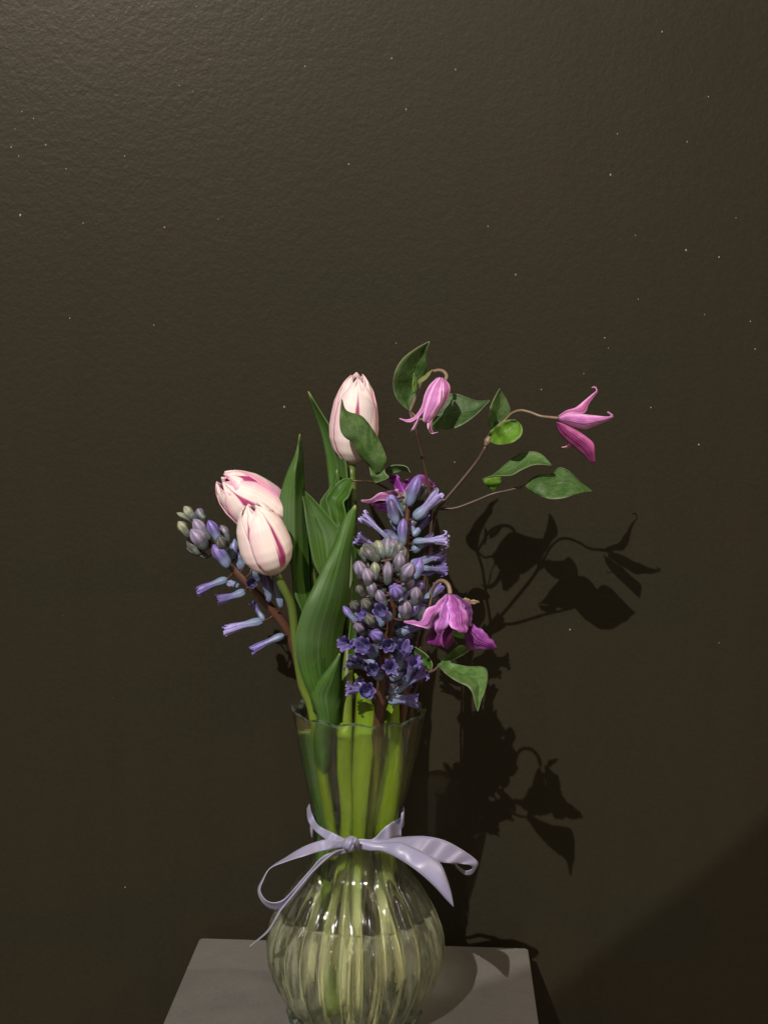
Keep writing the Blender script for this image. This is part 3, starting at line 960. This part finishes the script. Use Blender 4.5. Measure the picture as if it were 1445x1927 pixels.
hs = [o for o in COL.objects if o.name.startswith('hyacinth')]
hfront, hback = hs[1], hs[2]
blade(cE(545, 1510, 560, 1600, 556, 1720, 550, 1840) + cP(664, 1440, 664, 1560, 662, 1720, 664, 1885), cE(549, 1508, 590, 1560, 625, 1610, 668, 1720, 700, 1840) + cP(700, 1440, 688, 1560, 677, 1720, 672, 1888), hfront,
      [-.03, -.028, -.024, -.012, -.03], [-.03, -.030, -.024, -.008, -.024], bulge=-.004, thick=.0012, N=36)
blade(cD(455, 1735, 430, 1830, 408, 1927) + cP(718, 1440, 704, 1560, 714, 1720, 722, 1842), cD(518, 1735, 524, 1830, 526, 1927) + cP(751, 1440, 740, 1560, 738, 1720, 734, 1846), hback,
      [-.012, -.012, -.008, .0, -.03], [-.012, -.014, -.008, .004, -.014], bulge=-.005, thick=.0012, N=36)
blade(cP(640, 1360, 634, 1440, 642, 1560, 618, 1720, 600, 1882), cP(664, 1360, 664, 1440, 664, 1560, 632, 1720, 607, 1886), hfront,
      [-.024, -.022, -.02, -.03, -.035], [-.026, -.024, -.022, -.03, -.035], bulge=-.004, thick=.0012, N=30)
blade(cP(676, 1400, 672, 1500, 668, 1600, 664, 1720, 668, 1880), cP(696, 1400, 690, 1500, 684, 1600, 679, 1720, 680, 1886), hback,
      [-.02, -.024, -.022, -.035, -.035], [-.02, -.024, -.022, -.035, -.035], bulge=-.004, thick=.0012, N=30)
blade(cP(590, 1380, 602, 1480, 612, 1580, 586, 1720, 566, 1868), cP(620, 1380, 628, 1480, 632, 1580, 599, 1720, 574, 1874), hs[0],
      [.0, .004, .002, -.012, -.018], [-.004, 0, -.002, -.016, -.02], bulge=-.004, thick=.0012, N=30)


# ------------------------------------------------------------------ clematis
GREEN, BRIGHT, DARK, GREY = (1, 1, 1, 1), (1.7, 1.75, .8, 1), (.7, .75, .7, 1), (1.55, 1.45, 1.5, 1)
CG = 'clematis stems in the vase'


def cleaf(parent, L, R, dL, dR=None, tint=GREEN, **kw):
    kw.setdefault('wav', .0012)
    o = patch('leaf', L, R, M_CLEAF, parent, dL, dR, **kw)
    o.color = tint
    return o


def cpetal(flower, L, R, dL, dR=None, tint=(.50, .16, .42, 1), **kw):
    kw.setdefault('N', 18)
    o = patch('petal', L, R, M_CPET, flower, dL, dR, **kw)
    o.color = tint
    return o


def stamens(name, base, tipv, r, parent, n=9):
    """The boss of cream filaments at the heart of a flower."""
    rd = random.Random(n)
    ax = tipv - base
    side = ax.orthogonal().normalized()
    s2 = ax.normalized().cross(side)
    parts = []
    for i in range(n):
        a = rd.uniform(0, 6.28)
        o = (side * math.cos(a) + s2 * math.sin(a)) * r * rd.uniform(.3, 1)
        parts.append(tube_geo([base, base + ax * .5 + o * .7, base + ax * rd.uniform(.85, 1.05) + o], [.0004, .0004, .0006], 6, 6))
    vs, fs, uv = join_geo(parts)
    return new_mesh(name, vs, fs, M_PEDI, parent, uv)


# --- upper stem with the hanging bell
c1 = thing('clematis', 'clematis stem at the top with a nodding pink bell between two dark leaves', 'clematis', CG)
tube('stem', px3(cC(158, 450, 195, 560, 215, 640, 240, 750, 258, 840) + cP(812, 960, 806, 1040, 795, 1120, 785, 1200, 770, 1290, 752, 1370), [-.01, -.01, -.005, 0, .004, .006, .010, .014, .016, .016, .014]) + in_vase(722, .02, 735, .02, 1860),
     [.0011, .0012, .0013, .0013, .0014, .0015, .0016], M_CSTEM, c1, 8, 70)
cleaf(c1, cC(275, 38, 200, 78, 122, 138, 76, 210, 61, 290, 75, 362, 110, 412, 155, 448), cC(277, 40, 262, 90, 256, 150, 262, 212, 232, 272, 205, 330, 180, 385, 158, 450),
      [-.02, -.026, -.026, -.018, -.012], [-.02, -.012, -.006, -.004, -.010], mid=cC(276, 39, 232, 110, 195, 200, 175, 280, 160, 370, 155, 448), fold=.006, N=30)
cleaf(c1, cC(632, 384, 560, 390, 500, 371, 440, 349, 390, 352, 340, 400, 300, 450, 260, 490), cC(632, 388, 600, 422, 540, 482, 470, 532, 400, 561, 340, 567, 296, 548, 262, 495),
      [-.006, -.004, -.004, -.006, -.008], [-.012, -.020, -.022, -.016, -.008], mid=cC(631, 386, 570, 430, 500, 450, 420, 460, 340, 475, 262, 493), fold=.005, tint=DARK, N=30)
tube('stalk', px3(cC(262, 493, 215, 500, 180, 470, 160, 452), [-.008, -.008, -.009, -.010]), .0008, M_PEDI, c1, 8)
tube('stalk', px3(cC(158, 455, 195, 370, 228, 285, 268, 232, 318, 211, 356, 215, 376, 240, 371, 268), [-.010, -.012, -.016, -.020, -.022, -.024, -.026, -.028]), [.0011, .0010, .0010, .0012, .0013, .0014], M_PEDI, c1, 8, 40)
bd = cleaf(c1, cC(184, 226, 178, 260, 174, 300, 180, 345), cC(186, 228, 205, 270, 200, 310, 190, 345), -.022, -.020, tint=BRIGHT, N=12, M=5)
bd.name = 'bract'
bd = cleaf(c1, cC(292, 205, 250, 238, 214, 262, 208, 290), cC(296, 208, 270, 250, 236, 280, 212, 292), -.023, -.024, tint=(3.2, 1.6, 1.6, 1), N=12, M=5)
bd.name = 'bract'
f1 = stamens('flower', W(*cC(360, 268)[0], -.028), W(*cC(270, 470)[0], -.030), .004, c1)
PK = (.50, .15, .42, 1)
cpetal(f1, cC(322, 254, 275, 300, 246, 360, 232, 420, 195, 478, 150, 502, 98, 494), cC(340, 254, 318, 310, 282, 372, 255, 430, 218, 480, 160, 518, 100, 496), [-.036, -.040, -.042, -.044, -.046], [-.036, -.044, -.044, -.046, -.047], tint=PK, bulge=-.003)
cpetal(f1, cC(335, 252, 292, 310, 262, 380, 245, 450, 238, 505, 250, 521), cC(352, 256, 348, 320, 340, 400, 310, 450, 282, 490, 252, 522), [-.038, -.046, -.050, -.050, -.048], [-.036, -.050, -.054, -.052, -.048], tint=(.55, .18, .48, 1), bulge=-.003)
cpetal(f1, cC(348, 254, 350, 320, 346, 390, 318, 448, 290, 490, 262, 520), cC(366, 262, 396, 300, 394, 345, 372, 400, 330, 455, 268, 520), [-.034, -.048, -.050, -.048, -.044], [-.030, -.038, -.038, -.040, -.043], tint=(.52, .16, .44, 1), bulge=-.003)
cpetal(f1, cC(355, 380, 300, 455, 268, 500, 264, 545, 285, 586, 326, 574), cC(362, 400, 318, 470, 296, 500, 288, 545, 302, 578, 327, 576), [-.026, -.030, -.034, -.036, -.036], [-.024, -.028, -.033, -.035, -.036], tint=(.42, .14, .34, 1), bulge=-.001)
cpetal(f1, cC(270, 380, 230, 450, 205, 500, 180, 545, 162, 572), cC(300, 400, 245, 460, 226, 482, 194, 548, 164, 574), [-.024, -.028, -.034], [-.022, -.026, -.033], tint=(.40, .14, .34, 1), bulge=-.001)

# --- right hand stem with the star flower
c2 = thing('clematis', 'clematis stem reaching furthest right with a star shaped pink flower on a bare stalk', 'clematis', CG)
tube('stem', px3(cC(618, 640, 560, 742, 450, 880, 340, 1012) + cP(818, 975, 806, 1060, 798, 1150, 788, 1250, 766, 1370), [.008, .010, .010, .010, .012, .014, .016, .016, .016]) + in_vase(730, .012, 745, .01, 1850),
     [.0013, .0012, .0012, .0013, .0015, .0016, .0016], M_CSTEM, c2, 8, 70)
tube('stem', px3(cC(842, 894, 740, 920, 650, 940, 540, 985, 430, 1024, 330, 1030), [.004, .004, .004, .006, .008, .011]), [.0009, .0010, .0011, .0011], M_CSTEM, c2, 8, 40)
tube('stalk', px3(cC(625, 632, 680, 540, 718, 508, 760, 466, 812, 447, 870, 458, 930, 480, 1000, 489, 1042, 493), [.008, .010, .012, .010, .006, .003, .0, .0, .0]), [.0013, .0010, .0009, .0010, .0010, .0010, .0012], M_PEDI, c2, 8, 50)
tube('node', px3(cC(606, 655, 618, 632, 632, 600), [.007, .007, .007]), [.0014, .0028, .0018], M_PEDI, c2, 10, 10)
cleaf(c2, cC(690, 318, 652, 386, 630, 448, 625, 520, 640, 558), cC(693, 320, 735, 388, 754, 450, 740, 500, 648, 560), [.012, .004, .004, .008], [.016, .020, .018, .010], mid=cC(691, 319, 694, 388, 688, 450, 668, 520, 642, 558), fold=.004)
cleaf(c2, cC(786, 504, 738, 505, 682, 535, 636, 570, 620, 606), cC(782, 508, 818, 535, 822, 585, 790, 622, 735, 646, 660, 645, 622, 615), [-.008, -.010, -.008, .0, .006], [-.006, -.016, -.018, -.006, .006], bulge=.006, tint=(2.1, 2.2, .7, 1))
cleaf(c2, cC(998, 768, 940, 708, 880, 690, 800, 708, 720, 768, 650, 826, 590, 850), cC(998, 772, 900, 768, 820, 798, 762, 830, 702, 833, 645, 836, 592, 854), [-.004, .006, .010, .008, .0], [-.006, -.012, -.014, -.008, .0], bulge=.003, tint=GREY, mid=cC(998, 770, 925, 745, 850, 748, 770, 792, 700, 818, 645, 832, 591, 852), N=30)
cleaf(c2, cC(590, 853, 606, 882, 632, 908, 656, 928), cC(712, 832, 700, 862, 686, 890, 660, 928), [-.001, -.002, .002, .004], [-.008, -.006, .0, .004], tint=(1.9, 2.0, .6, 1), N=12, M=7)
cleaf(c2, cC(1236, 922, 1195, 890, 1148, 848, 1092, 800, 1040, 784, 1000, 820, 940, 824, 880, 850, 838, 890), cC(1236, 924, 1195, 928, 1130, 946, 1068, 966, 990, 971, 940, 956, 900, 940, 860, 914, 838, 894), [.003, .008, .012, .012, .008, .004], [.001, -.008, -.012, -.010, -.004, .004], bulge=[.0, -.003, .002, -.005, 0], mid=cC(1236, 923, 1160, 905, 1090, 880, 1030, 880, 985, 892, 900, 890, 838, 892), N=34, M=11)
f2 = stamens('flower', W(*cC(1040, 494)[0], .0), W(*cC(1130, 520)[0], -.004), .003, c2)
PM = (.45, .11, .34, 1)
cpetal(f2, cC(1036, 480, 1085, 448, 1140, 430, 1192, 388, 1243, 346, 1262, 330, 1252, 311, 1234, 315), cC(1040, 492, 1100, 466, 1190, 466, 1216, 410, 1258, 352, 1268, 330, 1254, 305, 1234, 311), [0, -.002, .004, .010, .012], [-.004, -.006, .006, .012, .013], tint=PM, bulge=-.003, N=26)
cpetal(f2, cC(1040, 490, 1085, 470, 1130, 465, 1230, 475, 1328, 485, 1348, 476, 1324, 458), cC(1042, 506, 1085, 524, 1130, 542, 1200, 556, 1272, 530, 1340, 500, 1362, 478, 1328, 454), [-.006, -.012, -.020, -.026, -.030], [-.006, -.012, -.020, -.026, -.030], tint=(.48, .14, .40, 1), bulge=-.006, N=26)
cpetal(f2, cC(1030, 516, 1070, 528, 1150, 568, 1212, 610, 1246, 645, 1251, 700, 1252, 756), cC(1024, 520, 1048, 588, 1100, 640, 1160, 690, 1200, 724, 1222, 745, 1244, 758), [-.004, -.010, -.016, -.016, -.010], [0, -.002, -.006, -.008, -.010], tint=(.24, .03, .14, 1), bulge=-.004, N=26)
cpetal(f2, cC(1088, 600, 1100, 636, 1080, 660, 1056, 664), cC(1104, 610, 1110, 644, 1086, 672, 1056, 668), .004, .006, tint=(.38, .10, .28, 1), N=10, M=5)

# --- front stem with the ruffled bell
c3 = thing('clematis', 'clematis stem in front with a ruffled magenta flower hanging over a drooping leaf', 'clematis', CG)
tube('stem', px3(cD(755, 1030, 740, 1150, 690, 1300, 690, 1450, 680, 1560, 640, 1700, 600, 1850) + cP(760, 1385), [-.072, -.068, -.060, -.056, -.050, -.038, -.024, -.012]) + in_vase(726, -.004, 748, -.01, 1850),
     [.0012, .0013, .0014, .0014, .0014], M_CSTEM, c3, 8, 60)
tube('stalk', px3(cD(755, 1040, 768, 960, 785, 905, 812, 868, 850, 854, 888, 876, 905, 915, 910, 958), [-.072, -.074, -.078, -.082, -.086, -.090, -.092, -.094]), [.0011, .0012, .0014, .0016], M_PEDI, c3, 8, 40)
tube('stalk', px3(cD(690, 1480, 740, 1540, 790, 1530, 830, 1495), [-.056, -.064, -.074, -.082]), [.0010, .0009], M_PEDI, c3, 8, 20)
f3 = stamens('flower', W(*cD(905, 970)[0], -.094), W(*cD(880, 1250)[0], -.094), .006, c3, 16)
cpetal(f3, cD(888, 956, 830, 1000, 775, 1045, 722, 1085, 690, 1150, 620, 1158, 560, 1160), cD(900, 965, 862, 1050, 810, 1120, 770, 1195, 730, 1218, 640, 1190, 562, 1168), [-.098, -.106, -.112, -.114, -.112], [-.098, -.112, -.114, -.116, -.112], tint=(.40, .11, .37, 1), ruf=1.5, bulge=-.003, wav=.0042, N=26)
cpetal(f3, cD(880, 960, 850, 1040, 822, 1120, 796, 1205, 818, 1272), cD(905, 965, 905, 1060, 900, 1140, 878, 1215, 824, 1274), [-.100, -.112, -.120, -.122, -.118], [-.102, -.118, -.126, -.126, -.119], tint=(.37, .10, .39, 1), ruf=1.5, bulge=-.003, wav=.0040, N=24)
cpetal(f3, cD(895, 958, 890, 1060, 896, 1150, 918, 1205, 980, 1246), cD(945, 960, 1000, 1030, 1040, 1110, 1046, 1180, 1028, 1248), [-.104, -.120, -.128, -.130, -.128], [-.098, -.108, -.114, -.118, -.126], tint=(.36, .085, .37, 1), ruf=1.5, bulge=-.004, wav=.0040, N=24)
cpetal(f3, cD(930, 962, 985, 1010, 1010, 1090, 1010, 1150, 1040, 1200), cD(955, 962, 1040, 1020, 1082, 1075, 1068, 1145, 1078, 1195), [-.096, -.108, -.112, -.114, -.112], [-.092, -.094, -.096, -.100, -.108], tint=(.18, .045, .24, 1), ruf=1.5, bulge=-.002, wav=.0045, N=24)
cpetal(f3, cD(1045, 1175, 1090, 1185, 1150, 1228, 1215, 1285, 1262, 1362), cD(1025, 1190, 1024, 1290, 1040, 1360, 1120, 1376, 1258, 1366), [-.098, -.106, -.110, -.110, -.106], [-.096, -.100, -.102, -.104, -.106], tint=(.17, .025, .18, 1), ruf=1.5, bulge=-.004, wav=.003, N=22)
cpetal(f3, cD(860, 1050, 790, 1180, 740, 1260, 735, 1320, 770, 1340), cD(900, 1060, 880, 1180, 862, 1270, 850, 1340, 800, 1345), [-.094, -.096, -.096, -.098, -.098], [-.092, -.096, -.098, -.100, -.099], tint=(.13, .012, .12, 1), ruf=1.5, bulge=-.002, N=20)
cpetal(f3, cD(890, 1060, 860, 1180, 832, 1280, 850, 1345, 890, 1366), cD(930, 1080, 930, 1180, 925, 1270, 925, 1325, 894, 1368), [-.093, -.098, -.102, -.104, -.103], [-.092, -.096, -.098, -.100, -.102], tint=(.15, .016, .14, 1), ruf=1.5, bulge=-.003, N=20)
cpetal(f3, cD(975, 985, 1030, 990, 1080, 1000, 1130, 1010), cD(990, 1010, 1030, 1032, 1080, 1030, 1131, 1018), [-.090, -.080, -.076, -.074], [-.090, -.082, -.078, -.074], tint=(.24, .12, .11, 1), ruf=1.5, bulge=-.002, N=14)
cleaf(c3, cD(815, 1488, 868, 1462, 955, 1484, 1050, 1502, 1148, 1504, 1188, 1532, 1192, 1610, 1172, 1690, 1142, 1765, 1120, 1842), cD(815, 1492, 845, 1525, 900, 1575, 968, 1618, 1035, 1648, 1068, 1682, 1085, 1722, 1095, 1770, 1106, 1808, 1116, 1842),
      [-.082, -.090, -.094, -.098, -.106, -.114, -.118], [-.084, -.102, -.112, -.118, -.120, -.120, -.118], mid=cD(815, 1490, 860, 1495, 940, 1530, 1040, 1570, 1110, 1600, 1128, 1640, 1130, 1690, 1125, 1750, 1118, 1842), fold=.004, tint=GREY, N=34, M=11)
cleaf(c3, cD(832, 1482, 870, 1432, 930, 1378, 990, 1340, 1058, 1362), cD(840, 1486, 900, 1470, 960, 1440, 1010, 1412, 1062, 1372), [-.080, -.074, -.070], [-.082, -.084, -.078], tint=(1.0, 1.1, .6, 1), bulge=.003)
cleaf(c3, cD(618, 1338, 668, 1368, 738, 1418, 776, 1482, 768, 1532), cD(616, 1344, 640, 1412, 690, 1470, 730, 1505, 764, 1534), [-.058, -.062, -.068], [-.052, -.056, -.066], tint=(.9, 1.05, .6, 1), bulge=.003)
cleaf(c3, cD(905, 1248, 945, 1232, 995, 1240, 1050, 1262), cD(912, 1262, 950, 1278, 1000, 1294, 1050, 1290), -.078, -.080, tint=(1.5, 1.6, 1.1, 1), N=14)

# --- left twig with the twisted leaf and the dark flower behind the back hyacinth
c4 = thing('clematis', 'clematis twig with twisted leaf over a tulip and dark purple flower behind hyacinth', 'clematis', CG)
tube('stem', px3(cA(1128, 738, 1190, 740, 1255, 746, 1320, 776) + cP(738, 930, 752, 990, 765, 1080, 764, 1200, 756, 1330), [-.010, -.006, 0, .012, .022, .024, .024, .024, .02]) + in_vase(708, .022, 700, .028, 1860),
     [.0008, .0009, .0010, .0012, .0014, .0014], M_CSTEM, c4, 8, 60)
cleaf(c4, cA(1060, 234, 1050, 330, 1052, 420, 1080, 470, 1130, 502, 1156, 562, 1198, 612, 1236, 656, 1252, 700), cA(1064, 236, 1080, 292, 1112, 316, 1182, 336, 1240, 402, 1290, 484, 1322, 556, 1336, 612, 1300, 690),
      [-.022, -.024, -.020, -.014, -.010, -.004], [-.020, -.012, -.012, -.012, -.010, -.006], mid=cA(1062, 235, 1068, 310, 1092, 380, 1130, 430, 1180, 490, 1222, 550, 1252, 600, 1272, 640, 1278, 696), fold=-.005, tint=(1.25, 1.2, 1.2, 1), N=32, M=11, wav=.002)
cleaf(c4, cA(1230, 646, 1240, 700, 1256, 735, 1266, 752), cA(1320, 640, 1330, 690, 1352, 720, 1272, 752), [-.006, -.008, -.004], [-.004, -.012, -.004], tint=GREY, N=14, bulge=.003)
cleaf(c4, cA(1340, 690, 1330, 672, 1356, 648, 1400, 640, 1460, 650) + cP(772, 890), cA(1342, 700, 1360, 700, 1390, 690, 1420, 684, 1460, 676) + cP(774, 894), [.008, -.002, -.006, -.008], [.006, .004, .002, 0], tint=GREY, bulge=.003, N=18)
f4 = stamens('flower', W(*cD(535, 150)[0], .020), W(*cD(535, 238)[0], .006), .003, c4)
DP = (.15, .018, .15, 1)
cpetal(f4, cD(520, 150, 440, 100, 410, 84, 400, 60), cD(560, 160, 540, 100, 505, 50, 404, 56), [.016, .018, .022], [.016, .016, .020], tint=DP, wav=.002)
cpetal(f4, cD(505, 80, 500, 60, 540, 120, 568, 190, 560, 260), cD(470, 90, 490, 150, 510, 190, 530, 230, 555, 262), .010, .014, tint=(.20, .025, .22, 1), wav=.002)
cpetal(f4, cD(520, 160, 430, 180, 372, 192, 310, 238, 238, 244), cD(530, 220, 440, 250, 372, 250, 310, 270, 240, 256), [.012, .008, .004, -.002], [.012, .010, .006, -.002], tint=(.34, .10, .28, 1), wav=.001)
cpetal(f4, cD(500, 200, 400, 230, 330, 270, 312, 288), cD(530, 260, 470, 350, 420, 340, 318, 296), [.012, .010, .006], [.014, .014, .008], tint=(.05, .006, .05, 1))
cpetal(f4, cD(530, 200, 520, 300, 510, 360, 530, 400), cD(580, 190, 590, 280, 575, 350, 535, 402), .012, .012, tint=(.08, .01, .085, 1))
cpetal(f4, cD(560, 170, 640, 70, 700, 52, 760, 88, 802, 132), cD(580, 210, 660, 180, 720, 150, 770, 152, 802, 136), [.014, .018, .020], [.012, .014, .018], tint=DP, wav=.001)
cpetal(f4, cD(560, 160, 555, 110, 580, 90, 600, 84), cD(590, 160, 600, 130, 606, 110, 604, 86), .016, .018, tint=DP, N=10)

# ------------------------------------------------------------------ ribbon
bow = thing('ribbon_bow', 'lilac satin ribbon tied in a bow round the neck of the vase', 'ribbon')


def ribbon(name, A, B, dA, dB, **kw):
    kw.setdefault('N', 44)
    return patch(name, A, B, M_RIB, bow, dA, dB, thick=.0004, M=7, **kw)


ribbon('band', cF(428, 640, 442, 692, 480, 762, 560, 803, 640, 846), cF(414, 668, 424, 742, 470, 802, 545, 856, 620, 884), [.012, -.012, -.028, -.036, -.042], [.014, -.012, -.028, -.037, -.043])
ribbon('band', cF(640, 846, 720, 838, 790, 838, 862, 768, 947, 714), cF(640, 886, 720, 900, 800, 870, 870, 846, 949, 824), [-.042, -.038, -.036, -.030, -.006], [-.042, -.039, -.036, -.031, -.010])
# band round the back of the neck
bk = []
for i in range(25):
    a = math.radians(-20 + 220 * i / 24)
    r_ = .0345 + .0008
    z_ = .160 - .012 * math.sin(a) * 0 + .004 * math.cos(a)
    bk.append((r_ * math.cos(a), r_ * math.sin(a), z_))
vs = [Vector((x, y, z + dz)) for x, y, z in bk for dz in (.006, -.006)]
new_mesh('band', vs, grid_faces(25, 2), M_RIB, bow, [(j, i / 24) for i in range(25) for j in (0, 1)], thick=.0004)
ribbon('loop', cF(636, 850, 560, 843, 500, 846, 400, 881, 300, 940, 208, 1001, 160, 1070, 136, 1130, 158, 1195, 210, 1236, 270, 1240, 322, 1195, 400, 1097, 470, 1008, 545, 948, 650, 912),
       cF(630, 886, 560, 896, 490, 909, 400, 936, 300, 966, 206, 1006, 168, 1072, 149, 1130, 178, 1182, 222, 1200, 270, 1190, 306, 1162, 372, 1085, 440, 1008, 515, 932, 650, 892),
       [-.044, -.050, -.056, -.058, -.062, -.064, -.066, -.064, -.060, -.054, -.046], [-.044, -.054, -.064, -.070, -.076, -.078, -.074, -.066, -.062, -.055, -.046], N=90)
ribbon('loop', cF(690, 840, 760, 842, 850, 842, 940, 830, 1080, 824, 1200, 850, 1320, 918, 1378, 966, 1376, 996, 1344, 1040, 1306, 1040, 1262, 1004, 1252, 985),
       cF(690, 892, 760, 905, 850, 890, 940, 880, 1050, 925, 1140, 965, 1235, 976, 1330, 985, 1352, 1004, 1334, 1016, 1308, 1018, 1270, 995, 1256, 978),
       [-.042, -.044, -.046, -.044, -.040, -.034, -.028, -.020, -.014, -.008], [-.043, -.048, -.054, -.056, -.052, -.046, -.040, -.030, -.018, -.010], N=80)
ribbon('loop', cF(1256, 985, 1180, 965, 1080, 900, 960, 860, 760, 850), cF(1262, 960, 1180, 930, 1090, 880, 960, 840, 760, 845), [-.010, -.014, -.022, -.032, -.038], [-.012, -.012, -.020, -.030, -.038])
ribbon('tail', cF(690, 846, 760, 850, 830, 862, 940, 856, 1020, 888, 1110, 930, 1170, 980, 1202, 1050, 1230, 1140, 1244, 1222), cF(690, 890, 760, 906, 830, 908, 905, 935, 1000, 993, 1080, 1055, 1150, 1122, 1190, 1168, 1220, 1200, 1243, 1224),
       [-.046, -.050, -.056, -.062, -.066, -.068], [-.046, -.052, -.062, -.070, -.070, -.068], bulge=-.002)
ribbon('tail', cF(640, 890, 560, 915, 450, 1010, 350, 1130, 262, 1235, 212, 1325, 172, 1376, 92, 1443), cF(640, 900, 562, 924, 454, 1016, 354, 1136, 268, 1242, 217, 1331, 176, 1383, 90, 1450),
       [-.046, -.056, -.062, -.066, -.068, -.070, -.070, -.060], [-.046, -.064, -.072, -.076, -.078, -.080, -.078, -.064])
# the knot: short folded wraps over each other
kg = []
ribbon('knot', cF(648, 826, 668, 822, 700, 838, 712, 858), cF(612, 872, 626, 905, 660, 914, 690, 905), [-.046, -.052, -.052, -.046], [-.046, -.054, -.054, -.046], bulge=-.004, N=20)
ribbon('knot', cF(618, 850, 640, 832, 676, 840, 690, 862), cF(606, 880, 622, 890, 640, 902, 668, 908), [-.048, -.054, -.056, -.050], [-.048, -.055, -.056, -.050], bulge=-.003, N=20)
ribbon('knot', cF(668, 836, 690, 832, 706, 848, 708, 872), cF(660, 860, 676, 868, 690, 880, 702, 896), [-.050, -.058, -.056, -.048], [-.052, -.059, -.056, -.048], bulge=-.003, N=16)
